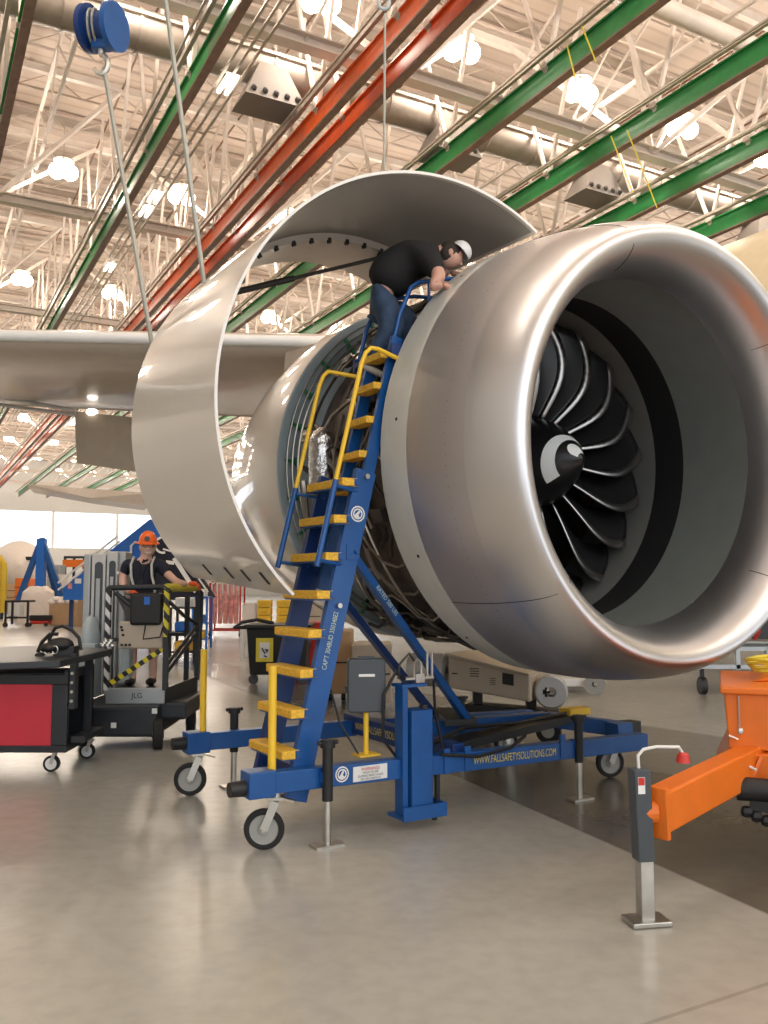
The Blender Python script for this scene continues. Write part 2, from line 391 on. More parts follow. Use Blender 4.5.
# crane rails
def rail(v, col, label, z=11.5, ua=4, ub=105, rod=True):
    t = thing('crane_rail', label, 'crane rail', HG(ua, v, z), 'overhead crane rails')
    b = MB(); b.bar(HG(ua, v, z+.06), HG(ub, v, z+.06), .06, .46); b.bar(HG(ua, v, z+.29), HG(ub, v, z+.29), .16, .035); b.build('rail_web', col, t, smooth=False)
    b = MB(); b.bar(HG(ua, v, z-.17), HG(ub, v, z-.17), .17, .04); b.build('bottom_flange', 'rail_under', t, smooth=False)
    b = MB(); b.bar(HG(ua, v-.26, z+.36), HG(ub, v-.26, z+.36), .08, .1); b.build('bus_bar', 'galv', t, smooth=False)
    b = MB(); b.bar(HG(ua, v-.42, z+.28), HG(ub, v-.42, z+.28), .04, .04); b.build('conduit', 'galv', t, smooth=False)
    for i in range(14):
        u = 9.3+i*3.55*(1 if i < 8 else 1)
        q = MB()
        q.bar(HG(u, v, z+.18), HG(u-1.3, v, 15.4), .08, .08); q.bar(HG(u, v, z+.18), HG(u+1.3, v, 15.4), .08, .08)
        q.box(HG(u, v, z+.31), DU*.09, DV*.10, Z*.05)
        q.build('hanger', 'steel_w', t, smooth=False)
    return t
rail(1.45, 'rail_green', 'green crane rail nearest the left edge of the picture')
rail(4.6, 'rail_green', 'green crane rail passing between the two leaning hoist cables')
rail(7.35, 'rail_orange', 'left one of the two orange crane rails')
rail(8.0, 'rail_orange', 'right one of the two orange crane rails, running to the open cowl')
rail(10.7, 'rail_green', 'green crane rail just right of the orange rails')
rail(13.65, 'rail_green', 'green crane rail above the engine, second right of the orange rails')
rail(16.6, 'rail_green', 'green crane rail above the engine, third right of the orange rails')
rail(19.45, 'rail_green', 'green crane rail farthest right, low above the engine lip')
# fluorescent tray hung beside the second rail
t = thing('light_tray', 'lit tube lights beside the green rail between the cables', 'tube light', HG(5, 5.4, 11.9))
for u in (16.6, 22.6, 23.6, 28.5):
    for dv in (5.33, 5.5): b = MB(); b.box(HG(u, dv, 11.9), DU*.36, DV*.035, Z*.03); b.build('tube_lamp', 'tube_glow', t, smooth=False)
b = MB()
for dv in (-.2, 0, .2): b.bar(HG(5, 5.45+dv, 12.0), HG(60, 5.45+dv, 12.0), .05, .04)
for i in range(40): b.bar(HG(6+i*1.3, 5.2, 12.03), HG(6+i*1.3, 5.7, 12.03), .04, .03)
b.build('tray', 'galv', t, smooth=False)
b = MB(); b.box(HG(17.0, 17.15, 11.7), DU*.7, DV*.07, Z*.04); tag(b.build('tube_light', 'tube_glow', smooth=False), 'short lit tube light beside the green rail above the engine', 'tube light')

# ventilation duct
t = thing('ventilation_duct', 'long round ventilation duct crossing under the roof', 'air duct', HG(17.4, -6, 13))
b = MB(); b.tube([HG(17.4, -6, 13), HG(17.4, 38, 13)], .42, 20); b.build('duct_run', 'ductm', t)
for i in range(30):
    v = -5+i*1.45; b = MB(); b.tube([HG(17.4, v, 13), HG(17.4, v+.06, 13)], .45, 20); b.build('duct_collar', 'ductm', t)
for z in (13.35, 13.1): b = MB(); b.bar(HG(16.93, -6, z), HG(16.93, 38, z), .05, .06); b.build('conduit', 'galv', t, smooth=False)
for v in (6.55, 11.2, 15.9, 22.6):
    b = MB(); c = HG(17.2, v, 12.3)
    for (z0, w0, w1) in ((.5, .28, .28),):
        top = [c+Z*.55+DU*a+DV*e for a, e in ((-.25, -.3), (.25, -.3), (.25, .3), (-.25, .3))]
        bot = [c-Z*.35+DU*a+DV*e for a, e in ((-.45, -.7), (.45, -.7), (.45, .7), (-.45, .7))]
        b.add(top+bot, [(0, 1, 2, 3), (7, 6, 5, 4), (0, 4, 5, 1), (1, 5, 6, 2), (2, 6, 7, 3), (3, 7, 4, 0)])
    ob = b.build('diffuser_box', 'diffuser', t, smooth=False)
    b = MB()
    for i in range(5): b.ball(c+V3((0, 0, -.2))-DU*.43+DV*(-.5+.25*i), .07, n=8)
    b.build('air_nozzles', 'dark', ob)

# high bay lamps, each with its own light
def lamp0():
    t = thing('high_bay_lamp', '', 'ceiling lamp', (0, 0, 14), 'high bay lamps under the roof')
    b = MB()
    b.cyl((0, 0, 14.25), (0, 0, 15.4), .02, n=6); b.build('rod', 'galv', t)
    b = MB(); b.rev([(0, .1), (.12, .3), (.16, .3), (.05, .05)], (0, 0, 14.4), (0, 0, -1), 12); b.build('reflector', 'galv', t)
    b = MB()
    b.ball((.02, .1, 14.08), .2, n=12)
    for a in (0, 1): b.ball((-.2+.4*a, 0, 13.95-.06*a), .24, .24, .24, n=14)
    b.build('glowing_bulbs', 'lampglow', t)
    remember(t); return t
ld = bpy.data.lights.new('lamp_light', 'POINT'); ld.energy = LAMP_W; ld.color = (1, .87, .755); ld.shadow_soft_size = .3
proto = lamp0(); first = True
lab = {(0, 7): 'bright ceiling lamp at the top edge, above the orange rails', (0, 10): 'bright ceiling lamp just right of the orange rails at the top',
       (0, 14): 'ceiling lamp hanging over the green rail, third from the right', (0, 18): 'ceiling lamp second from the right edge, over the engine',
       (0, 21): 'ceiling lamp at the right edge above the engine', (1, 3): 'ceiling lamp left of the leaning cables, upper left',
       (1, 7): 'ceiling lamp between the cables, left of the orange rails', (2, 3): 'ceiling lamp low at the left edge above the wing',
       (2, 7): 'ceiling lamp just above the wing beside the left cable'}
for r in range(-2, 9):
    for c_ in range(-2, 9):
        u = 16+r*10.65; v = 3.65+c_*3.58
        lb = lab.get((r, int(v)), 'small bright ceiling lamp far down the hangar' if r >= 2 else 'ceiling lamp over the near floor, beyond the picture edge or behind the cowl')
        if (r, int(v)) in lab and r == 0 and c_ == 0: lb = 'ceiling lamp over the near floor, beyond the picture edge or behind the cowl'
        loc = HG(u, v, 14)
        if first: o = proto; o.location = loc; o['label'] = lb; first = False
        else: o = copy_tree(proto, loc, lb)
        l_ = bpy.data.objects.new('lamp_light', ld); C.objects.link(l_); l_.parent = o; l_.location = (0, 0, -.6)
proto_org = None

# ------------------------------------------------------------------ the jet engine
K = .9
YE = .55
A = V3((math.sin(YE), -math.cos(YE), -.05)).normalized()
C0 = V3((0, 0, CH))+V3((1.66, 7.52, 1.08))*K
LAT = Z.cross(A).normalized(); UP = A.cross(LAT)
def E(s, la, up): return C0+(A*s+LAT*la+UP*up)*K
def EP(s, r, deg):        # 0 deg = camera-left side, 90 = top
    t = R(deg); return C0+(A*s+(LAT*-math.cos(t)+UP*math.sin(t))*r)*K
def erev(prof, n=96, d0=None, d1=None, dl=0, du=0, closed=False):
    b = MB(); full = d0 is None; m = n if full else n+1; vs_ = []; fs = []
    o = (LAT*dl+UP*du)*K
    for (s, r) in prof:
        for j in range(m):
            d = 360*j/n if full else d0+(d1-d0)*j/n
            vs_.append(EP(s, r, d)+o)
    P = len(prof)
    for i in range(P if closed else P-1):
        for j in range(n):
            k = (j+1) % m; i2 = (i+1) % P; fs.append((i*m+j, i*m+k, i2*m+k, i2*m+j))
    if not full and closed:
        fs.append(tuple(i*m for i in range(P))); fs.append(tuple(i*m+n for i in range(P)))
    return b.add(vs_, fs)
eng = thing('jet_engine', 'huge silver jet engine with open fan inlet, hung under the wing', 'jet engine', E(-.5, 0, 0))
SL, RH, RM, SM, RT = 1.22, 1.615, 1.86, .05, 1.385
def se(t, e): return math.cos(t)**(2/e), math.sin(t)**(2/e)
outer = []
for i in range(25):
    t = math.pi/2*i/24; c_, s_ = se(t, 1.9); outer.append((SM+(SL-SM)*c_, RH+(RM-RH)*s_))
inn = []
for i in range(13):
    t = math.pi/2*i/12; c_, s_ = se(t, 2.0); inn.append((SL-.5+.5*c_, RH-(RH-RT)*s_))
split = .80
lipprof = [p for p in outer if p[0] >= split][::-1]+inn[1:]
# keep a shared ring so the two skins meet
import bisect
def r_at(s):
    o = sorted(outer); xs = [p[0] for p in o]; i = max(1, min(len(o)-1, bisect.bisect(xs, s))); a, b_ = o[i-1], o[i]; f = (s-a[0])/(b_[0]-a[0]); return a[1]+f*(b_[1]-a[1])
lipprof = [(split, r_at(split))]+[p for p in lipprof if p not in ()]
inlet = erev([(split, r_at(split))]+[p for p in outer[::-1] if p[0] < split and p[0] > .17][::-1]+[(.17, r_at(.17))]).build('inlet_cowl', 'cowl_metal', eng)
erev(lipprof).build('inlet_lip', 'lip', inlet)
erev([(.17, r_at(.17)), (0, 1.862), (-.19, 1.862), (-.195, 1.83), (-.15, 1.55)]).build('rear_band', 'band', inlet)
b = MB()
for d in (-41, 67, 139, 221):
    pts = [EP(s, r_at(s)+.0015, d) for s in np.linspace(.17, 1.18, 16)]
    pts += [EP(s, r-.003, d) for s, r in inn[2:9]]
    b.tube(pts, .0022, 4)
b.build('seam_lines', 'ink', inlet)
b = MB()
for i in range(150):
    p = EP(.62, r_at(.62)+.0005, i*2.4); d = (p-E(.62, 0, 0)).normalized(); b.cyl(p, p+d*.0015, .0032, n=5)
b.build('rivets', 'dark', inlet)
b = MB()
for d, s in ((-55, -.08), (5, .02), (48, -.02), (-28, .05)):
    p = EP(s, 1.862, d); dd = (p-E(s, 0, 0)).normalized(); b.cyl(p, p+dd*.002, .013, n=8)
b.build('drain_holes', 'ink', inlet)
erev([(SL-.5, RT), (.35, 1.395), (0, 1.41)]).build('inlet_duct', 'duct', eng)
erev([(0, 1.41), (-.36, 1.435)]).build('acoustic_liner', 'liner', eng)
erev([(-.36, 1.435), (-.75, 1.385), (-1.1, 1.37)]).build('fan_shroud', 'shroud', eng)
# spinner
sp = []
for i in range(17):
    f = i/16; s = .05-f*.75; r = .40*min(1, (f*1.35))**.78 if f > 0 else .0
    sp.append((s, min(.40, r)))
sp = [(.10, 0.0)]+[(.085, .035), (.05, .075), (-.04, .16), (-.14, .24), (-.24, .305), (-.34, .36), (-.44, .40), (-.56, .425), (-.8, .43)]
def sr(s):
    o = sorted(sp); xs = [p[0] for p in o]; i = max(1, min(len(o)-1, bisect.bisect(xs, s))); a, b_ = o[i-1], o[i]; return a[1]+(s-a[0])/(b_[0]-a[0])*(b_[1]-a[1])
spin = erev(sp, 48).build('spinner', 'spinner', eng)
def patch(fa, name, m, parent, n=24):
    b = MB(); vs_ = []; fs = []
    for i in range(n+1):
        (s0, s1, d) = fa(i/n)
        for j in range(5):
            s = s0+(s1-s0)*j/4; vs_.append(EP(s+.002, sr(s)+.004, d))
    for i in range(n):
        for j in range(4): a = i*5+j; fs.append((a, a+1, a+6, a+5))
    return b.add(vs_, fs).build(name, m, parent)
# comma shaped mark winding round the cone
patch(lambda f: (-.035-.03*f, -.035-.03*f-(.012+.10*f**.6), 150-f*205), 'spiral_mark', 'mark', spin)
patch(lambda f: (.082, .075-.085*math.sin(f*math.pi)**.7 if 0 < f < 1 else .075, 10+f*110), 'tip_mark', 'mark', spin, 12)
# near-black disc added for the shade deep behind the fan, then the blades
erev([(-1.25, .3), (-1.3, 1.38)]).build('fan_shade_disc', 'dark', eng)
NB = 18
def blade(k):
    b = MB(); nr, nc = 14, 8; th0 = 360/NB*k; vs_ = []; fs = []; le = []
    for i in range(nr+1):
        f = i/nr; r = .40+(1.36-.40)*f
        th = th0+7*math.sin(math.pi*f*.9)-9*f*f
        s0 = -.52+.10*math.sin(math.pi*f)+.04*f
        ch = .46+.10*f; be = R(22+40*f)
        for j in range(nc+1):
            c_ = j/nc; cc = c_*ch; cam_ = .05*math.sin(math.pi*c_)
            s = s0-cc*math.cos(be)+cam_*.5; dth = -(cc*math.sin(be)+cam_)/r
            vs_.append(EP(s, r, th+math.degrees(dth)))
        le.append(i*(nc+1))
    for i in range(nr):
        for j in range(nc): a = i*(nc+1)+j; fs.append((a, a+1, a+nc+2, a+nc+1))
    b.add(vs_, fs); o = b.build('fan_blade', 'blade', eng)
    md = o.modifiers.new('t', 'SOLIDIFY'); md.thickness = .012; md.offset = 0
    e = MB(); v2 = []; f2 = []
    for i in range(nr+1):
        a = vs_[i*(nc+1)]; c_ = vs_[i*(nc+1)+1]; d = (c_-a); wdt = .045+.05*(i/nr)**1.5
        fwd = A*.008; v2 += [a-d.normalized()*.008+fwd, a+d.normalized()*wdt*K+fwd]
    for i in range(nr): f2.append((2*i, 2*i+1, 2*i+3, 2*i+2))
    q = e.add(v2, f2).build('leading_edge', 'edge', o); md = q.modifiers.new('t', 'SOLIDIFY'); md.thickness = .014; md.offset = 0
for k in range(NB): blade(k)

# fan case and the pipes round it
fc = erev([(-.2, 1.70), (-.22, 1.62), (-.9, 1.60), (-.95, 1.66), (-1.0, 1.60), (-1.6, 1.56), (-1.65, 1.60), (-1.7, 1.5), (-2.2, 1.42), (-2.6, 1.2)]).build('fan_case', 'case', eng)
random.seed(3)
for i in range(34):
    s = -.35-1.75*random.random(); d0 = random.uniform(-80, 70); dl = random.uniform(15, 70); r = 1.64+.08*random.random()
    pts = [EP(s+.12*math.sin(i+k*.5)*(.3 if i % 3 else 1), r-.0*k-(s < -1.6)*.06, d0+dl*k/14) for k in range(15)]
    b = MB(); b.tube(pts, random.choice((.012, .018, .026, .014)), 6); b.build('pipe', random.choice(('pipe', 'pipe_dark', 'pipe', 'pipe_dark')), fc)
for i in range(16):
    s0 = -.3-.9*random.random(); d = random.uniform(-70, 75); r = 1.66+.06*random.random()
    pts = [EP(s0-1.0*k/8, r+.03*math.sin(k*1.7+i), d+5*math.sin(k*.9+i)) for k in range(9)]
    b = MB(); b.tube(pts, random.choice((.012, .02)), 6); b.build('pipe', random.choice(('pipe', 'pipe_dark')), fc)
for i in range(26):
    s = -.35-1.5*random.random(); d = random.uniform(-85, 80); p = EP(s, 1.66, d); nn = (p-E(s, 0, 0)).normalized(); tt = A.cross(nn)
    b = MB(); q = random.uniform(.03, .08); b.box(p+nn*q*.4, A*q, tt*q*.7, nn*q*.6)
    if i % 2: b.cyl(p+nn*q, p+nn*q+A*q*2, q*.4, n=8)
    b.build('fitting', random.choice(('pipe', 'pipe_dark', 'dark', 'pipe_dark')), fc, bevel=.006)
for i in range(22):
    s0 = -.35-1.6*random.random(); d = random.uniform(-108, -58); p = EP(s0, 1.60, d); nn = (p-E(s0, 0, 0)).normalized(); tt = A.cross(nn); q = random.uniform(.06, .12)
    b = MB(); b.box(p+nn*q*.3, A*q*1.3, tt*q*.8, nn*q*.8); b.cyl(p+nn*q, p+nn*q+A*q*2.2+tt*q*.4, q*.35, n=10); b.build('fitting', random.choice(('dark', 'pipe_dark', 'pipe', 'dark')), fc, bevel=.01)
    if i % 2:
        b = MB(); b.tube([EP(s0-.9*k/8, 1.72+.05*math.sin(k*1.3+i), d+9*math.sin(k*.7+i)) for k in range(9)], .018, 6); b.build('pipe', random.choice(('pipe', 'pipe_dark')), fc)
# foil wrapped canister
b = MB(); p0 = EP(-1.5, 1.70, -9); p1 = EP(-1.5, 1.70, 5); dd = (p1-p0).normalized()
b.tube([p0-dd*.06, p0, p0.lerp(p1, .5), p1, p1+dd*.07, p1+dd*.11], [.10, .115, .12, .115, .08, .03], 20); b.build('foil_canister', 'foil', eng)
# thrust reverser section
tr = erev([(-2.28, 1.795), (-2.6, 1.81), (-3.1, 1.74), (-3.6, 1.64), (-4.2, 1.46), (-4.8, 1.27), (-4.82, 1.22), (-4.0, 1.25)]).build('thrust_reverser_cowl', 'gloss', eng)
erev([(-2.28, 1.795), (-2.27, 1.78), (-2.30, 1.56), (-2.2, 1.52), (-2.15, 1.42)]).build('bulkhead', 'bluegrey', tr)
for i in range(12):
    d = -62+i*12.5; b = MB(); p = EP(-2.24, 1.62, d); nn = (p-E(-2.24, 0, 0)).normalized(); tt = A.cross(nn); b.box(p, A*.015, tt*.012, nn*.085); b.box(p-nn*.02, A*.03, tt*.03, nn*.012); b.build('green_clip', 'green', tr, smooth=False)
for r, q in ((1.60, .012), (1.66, .009), (1.72, .007)):
    b = MB(); b.tube([EP(-2.2, r, -75+150*i/40) for i in range(41)], q, 6); b.build('hydraulic_line', 'pipe', tr)
erev([(-4.0, 1.2), (-5.4, .9), (-5.9, .7)], 48).build('core_nozzle', 'pipe', eng)
# underside gear box and green netting
b = MB(); 
for i in range(10):
    d = random.uniform(-112, -80); s = -.4-1.6*random.random(); p = EP(s, 1.62, d); b.box(p, A*random.uniform(.1, .22), LAT*random.uniform(.06, .18), UP*.08)
b.build('accessory_gearbox', 'dark', eng, bevel=.01)
# pylon
b = MB(); p = [E(-1.0, -.22, 1.62), E(-1.0, .22, 1.62), E(-2.6, .3, 1.72), E(-2.6, -.3, 1.72), E(-5.4, .3, 1.85), E(-5.4, -.3, 1.85), E(-5.6, .25, 1.2), E(-5.6, -.25, 1.2)]
b.add(p, [(0, 1, 2, 3), (3, 2, 4, 5), (5, 4, 6, 7), (7, 6, 1, 0), (0, 3, 5, 7), (1, 6, 4, 2)]); b.build('pylon', 'beige', eng)

# opened fan cowl door
DL, DUu = -1.392, .243
def CP(s, r, d): return EP(s, r, d)+(LAT*DL+UP*DUu)*K
def cr(s): return 1.905+(1.86-1.905)*(min(0, s)/-2.2)
T0, T1 = -48, 119
ss_ = [0-.22*i for i in range(11)]
cowl = erev([(s, cr(s)) for s in ss_]+[(s, cr(s)-.022) for s in ss_[::-1]], 72, T0, T1, DL, DUu, closed=True).build('fan_cowl_door', 'gloss', eng)
erev([(s, cr(s)-.026) for s in (-.03, -.4, -.8, -1.2, -1.45)], 60, T0+1, T1-1, DL, DUu).build('inner_lining', 'inner', cowl)
erev([(-1.45, cr(-1.45)-.028), (-1.47, cr(-1.47)-.085), (-2.18, cr(-2.18)-.085), (-2.2, cr(-2.2)-.022)], 60, T0+1, T1-1, DL, DUu).build('inner_rear_band', 'beige', cowl)
for i in range(16):
    d = 20+i*6; b = MB(); p = CP(-1.47, cr(-1.5)-.07, d); nn = (p-E(-1.47, DL, DUu)).normalized(); b.box(p-nn*.02, A*.02, A.cross(nn)*.012, nn*.02)
    b.build('edge_bolt', 'dark', cowl, smooth=False)
for s in (-.25, -.62, -.98, -1.5):
    b = MB(); b.bar(CP(s, cr(s)+.003, -45), CP(s, cr(s)+.003, -41.5), .035, .006, up=(CP(s, 2, -43)-E(s, DL, DUu)).normalized()); b.build('latch', 'dark', cowl, smooth=False)
b = MB(); ra, rb2 = CP(-2.12, 1.74, 43), CP(-1.55, 1.77, 100); b.tube([ra, ra.lerp(rb2, .5)], .028, 8); b.tube([ra.lerp(rb2, .5), rb2], .017, 8); b.ball(CP(-1.55, 1.77, 100), .05, n=8)
b.build('hold_open_rod', 'pipe_dark', cowl)
b = MB()
p = CP(-1.3, 1.80, 42)
for i in range(6): b.box(p+A*random.uniform(-.15, .15)+UP*random.uniform(-.1, .1)+LAT*.03, A*.05, UP*.02, LAT*.03)
b.build('inner_bracket', 'dark', cowl)

# ------------------------------------------------------------------ the airliner the engine hangs on
pl = thing('jet_airliner', 'beige airliner wing and cream fuselage behind the silver engine', 'airplane', (6, 11, 0))
def airfoil(ch, th, n=14):
    P = []
    for i in range(n+1):
        x = (1-math.cos(math.pi*i/n))/2; y = th*(1.45*math.sqrt(x)-.63*x-1.76*x*x+1.42*x**3-.5*x**4)*2.2; P.append((x, y))
    up = [(x*ch, y*ch*.5) for x, y in P]; lo = [(x*ch, -y*ch*.38) for x, y in P[1:-1]][::-1]
    return up+lo
rear = V3((-.523, .852, 0))
def wing(parent, x0, x1, Y, z0, z1, c0, c1, name='wing', m='wing'):
    vs_ = []; n = 6; af = airfoil(1, .11); k = len(af); fs = []
    for i in range(n+1):
        f = i/n; o = V3((x0+(x1-x0)*f, Y, z0+(z1-z0)*f)); ch = c0+(c1-c0)*f
        vs_ += [o+rear*(x*ch)+Z*(y*ch) for x, y in af]
    for i in range(n):
        for j in range(k): fs.append((i*k+j, i*k+(j+1) % k, (i+1)*k+(j+1) % k, (i+1)*k+j))
    fs += [tuple(range(k)), tuple(n*k+j for j in range(k))[::-1]]
    return MB().add(vs_, fs).build(name, m, parent)
wg = wing(pl, 4.5, -15, 10.9, 4.60, 4.98, 6.2, 3.2)
b = MB(); b.tube([(4, 10.93, 4.63), (-15, 10.93, 5.01)], .075, 14); b.build('leading_edge_slat', 'white', wg)
b = MB(); q = [at(75, 411, 14.6), at(140, 418, 14.2), at(140, 472, 14.2), at(77, 463, 14.6)]; b.prism(q, rear*.06); b.build('drooped_flap', 'tan', wg, smooth=False, bevel=.01)
b = MB(); b.tube([at(-20, 393, 14.2), at(76, 411, 14.5)], .035, 8); b.tube([at(-20, 402, 14.4), at(76, 415, 14.6)], .03, 8); b.build('flap_track', 'alu_light', wg)
b = MB(); b.ball(at(92, 412, 14.5), .1, .1, .06, n=10); b.build('wing_lamp', 'tube_glow', wg)
# fuselage
b = MB(); fo = C0+LAT*9.2*1.0; fo.z = 4.9; fd = V3((A.x, A.y, 0)).normalized()
b.rev([(14, .05), (13.8, .7), (13, 1.5), (11, 2.4), (8.5, 2.85), (0, 2.9), (-16, 2.9), (-24, 2.0), (-31, .8), (-32, .1)], fo, fd, 40); b.build('fuselage', 'cream', pl)

# second aircraft: nose far down the hangar, wing hanging nearer
b = MB(); c_ = at(20, 565, 95)
p2 = thing('parked_airplane', 'pale airplane nose facing the camera far down the hangar', 'airplane', (c_.x, c_.y, 0))
b.rev([(0, .05), (.35, .9), (1.1, 1.7), (2.4, 2.4), (4.5, 2.85), (22, 2.9)], c_, V3((-.40, .91, 0)), 36); b.build('fuselage', 'cloth', p2)
b = MB()
for px in (16, 23, 30, 35): b.box(at(px-1, 558.5, 95.8), (.28, 0, 0), (0, .25, 0), (0, 0, .2))
b.build('cockpit_windows', 'ink', p2, smooth=False)
b = MB(); b.cyl((c_.x, c_.y+4, 0), (c_.x, c_.y+4, 1.4), .18); b.build('nose_gear', 'grey', p2)
b = MB(); q0 = at(28, 484, 30); q1 = at(150, 493, 27); b.prism([q0, q1, q1-Z*.4, at(90, 498, 28), q0-Z*.10], V3((-1, 3, .1)))
tag(b.build('distant_wing', 'wing', smooth=False, loc=(q0.x, q0.y, q0.z)), 'beige wing panel of another airplane low behind the hanging flap', 'airplane wing')

# ------------------------------------------------------------------ hoist and cables
def cable(pts, label, r=.012):
    b = MB(); b.tube(pts, r, 6); return tag(b.build('hoist_cable', 'cable', loc=pts[-1]), label, 'cable', 'hoist cables on the cowl')
a1 = CP(-1.75, cr(-1.75)+.01, 31); 
hk = at(104, 68, 7.2)
cable([hk, at(153, 350, 7.15)], 'grey cable from the blue hoist hook down to the cowl rim', .02)
cable([at(160, -40, 6.6), at(207, 305, 6.75)], 'grey cable from the top edge to the upper face of the open cowl', .02)
cable([at(385, 14, 7.6), at(384, 170, 7.6)], 'thin upright cable hanging from the small hook to the cowl top', .012)
for px, py, Y in ((153, 352, 7.15), (206, 304, 6.75)):
    b = MB(); b.ball(at(px, py, Y), .035, n=8); tag(b.build('cowl_shackle', 'dark', loc=at(px, py, Y)), 'dark shackle on the cowl under the %s leaning cable' % ('left' if px < 180 else 'right'), 'shackle')
hb = thing('chain_hoist', 'blue cable drum hoist with a steel hook at upper left', 'hoist', at(103, 50, 7.2))
hc = at(102, 28, 7.2); ax = V3((.93, -.25, -.1)).normalized()
b = MB(); b.cyl(hc-ax*.10, hc+ax*.10, .135, n=24); b.build('drum', 'blue_dark', hb)
for sgn in (-1, 1):
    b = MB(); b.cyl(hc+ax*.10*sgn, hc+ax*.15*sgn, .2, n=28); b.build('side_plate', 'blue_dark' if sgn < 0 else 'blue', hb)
b = MB()
for i in (-2, -1, 1, 2): b.tube(arc(hc+ax*.045*i, (0, -1, 0), (0, 0, 1), .15, 0, 6.28, 20), .012, 5)
b.build('wound_cable', 'cable', hb)
b = MB(); b.box(hc+V3((0, 0, -.14)), ax*.09, V3((0, .05, 0)), Z*.06); b.build('yoke', 'blue', hb, smooth=False, bevel=.01)
b = MB(); b.tube([hc-Z*.16, hc-Z*.24]+[hc-Z*.335+V3((math.sin(a)*.06, 0, math.cos(a)*.09)) for a in (0, .5, 1.1, 1.7, 2.3, 3.0, 3.7, 4.4)], [.03, .026, .024, .026, .028, .03, .03, .026, .02, .012], 8); b.build('hook', 'zinc', hb)
b = MB(); b.tube([hc+Z*.13, hc+Z*5], .012, 6); b.tube([hc+Z*.13+ax*.06, hc+Z*5+ax*.06], .012, 6); b.build('hoist_rope', 'cable', hb)
b = MB(); o = at(384, 3, 7.6); b.tube([o+V3((math.sin(a)*.05, 0, math.cos(a)*.06)) for a in np.linspace(0, 5, 10)], .016, 8); b.tube([o+Z*.05, o+Z*3], .012, 6)
tag(b.build('small_hook', 'bluegrey', loc=o), 'small steel hook at the top edge, above the open cowl', 'hook')
for k, (px, py, Y, x2, y2) in enumerate(((567, 45, 12, 577, 86), (581, 24, 12, 596, 62), (611, 136, 12, 633, 193), (627, 130, 12, 657, 208))):
    _d = ray(px, py); Y = _d.y*((10.43, 10.43, 13.38, 13.38)[k])/_d.dot(DV); b = MB(); b.tube([at(px, py, Y), at(x2, y2, Y)], .014, 5)
    tag(b.build('tether_cord', 'yhose', loc=at(px, py, Y)), 'thin yellow cord dangling from the green rails, %s from the left' % ['first', 'second', 'third', 'fourth'][k], 'cord', 'yellow cords on the rails')

# ------------------------------------------------------------------ fall protection ladder stand
W1 = V3((-.75, 5.5, 0)); e1 = V3((.852, .523, 0)); e2 = V3((-.523, .852, 0))
def L(u, w_, z): return W1+e1*u+e2*w_+Z*z
ld = thing('access_ladder', 'tall blue wheeled access ladder with yellow steps beside the engine', 'ladder', L(.3, .3, 0))
def ru(z): return .27+.24*(z-.3)
# base beams
b = MB(); b.bar(L(-.05, 0, .42), L(3.38, 0, .36), .1, .13); bm = b.build('near_beam', 'blue', ld, smooth=False, bevel=.006)
b = MB(); b.bar(L(.08, 1.55, .42), L(1.5, 1.5, .42), .1, .13); b.bar(L(1.5, 1.5, .42), L(3.3, 1.3, .40), .1, .12); b.build('far_beam', 'blue', ld, smooth=False, bevel=.006)
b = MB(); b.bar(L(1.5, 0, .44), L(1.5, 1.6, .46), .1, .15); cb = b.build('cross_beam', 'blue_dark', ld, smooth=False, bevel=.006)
b = MB(); b.bar(L(1.5, .75, .5), L(3.0, .75, .47), .12, .12); b.bar(L(3.0, .75, .47), L(3.38, .3, .42), .12, .12); b.build('inner_beam', 'blue', ld, smooth=False, bevel=.006)
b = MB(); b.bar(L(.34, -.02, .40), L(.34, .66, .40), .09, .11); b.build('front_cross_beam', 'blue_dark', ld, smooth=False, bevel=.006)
b = MB(); b.bar(L(1.6, .2, .47), L(3.0, .55, .5), .2, .06); b.bar(L(1.9, .5, .56), L(2.2, 1.1, .56), .25, .05); b.tube([L(1.3, .1, .5), L(1.8, .35, .55), L(2.5, .45, .52), L(3.0, .5, .55)], .015, 6); b.build('jack_mechanism', 'black', ld, smooth=False)
text('WWW.FALLSAFETYSOLUTIONS.COM', .078, L(1.98, -.055, .386), e1-Z*.017, Z, 'ylabel', bm, xs=.60)
text('WWW.FALLSAFETYSOLUTIONS.COM', .085, L(1.447, .90, .452), -e2, Z, 'ylabel', cb, xs=.68)
b = MB(); b.box(L(.74, -.055, .408), e1*.13, e2*.003, Z*.048); wl = b.build('warning_label', 'labelw', bm, smooth=False)
text('WARNING!', .028, L(.74, -.0585, .435), e1, Z, 'redp', wl)
text('HOLD IN USE', .02, L(.74, -.0585, .413), e1, Z, 'ink', wl); text('DURING BASE USAGE', .02, L(.74, -.0585, .392), e1, Z, 'ink', wl); text('OR ON SURFACE', .02, L(.74, -.0585, .372), e1, Z, 'ink', wl)
def logo(c, xd, yd, r, parent):
    xd = V3(xd).normalized(); yd = V3(yd).normalized(); nn = xd.cross(yd); b = MB()
    b.rev([(0, r), (0, r*.82)], V3(c)+nn*.003, nn, 28, ref=yd); b.rev([(0, r*.68), (0, r*.5)], V3(c)+nn*.003, nn, 28, ref=yd)
    b.add([V3(c)+nn*.003+xd*x*r+yd*y*r for x, y in ((-.45, -.3), (.1, .5), (.3, .3), (.1, -.1), (.4, -.4), (-.1, -.5))], [(0, 1, 2, 3, 4, 5)])
    return b.build('round_logo', 'labelw', parent, smooth=False)
logo(L(.53, -.052, .42), e1, Z, .05, bm)
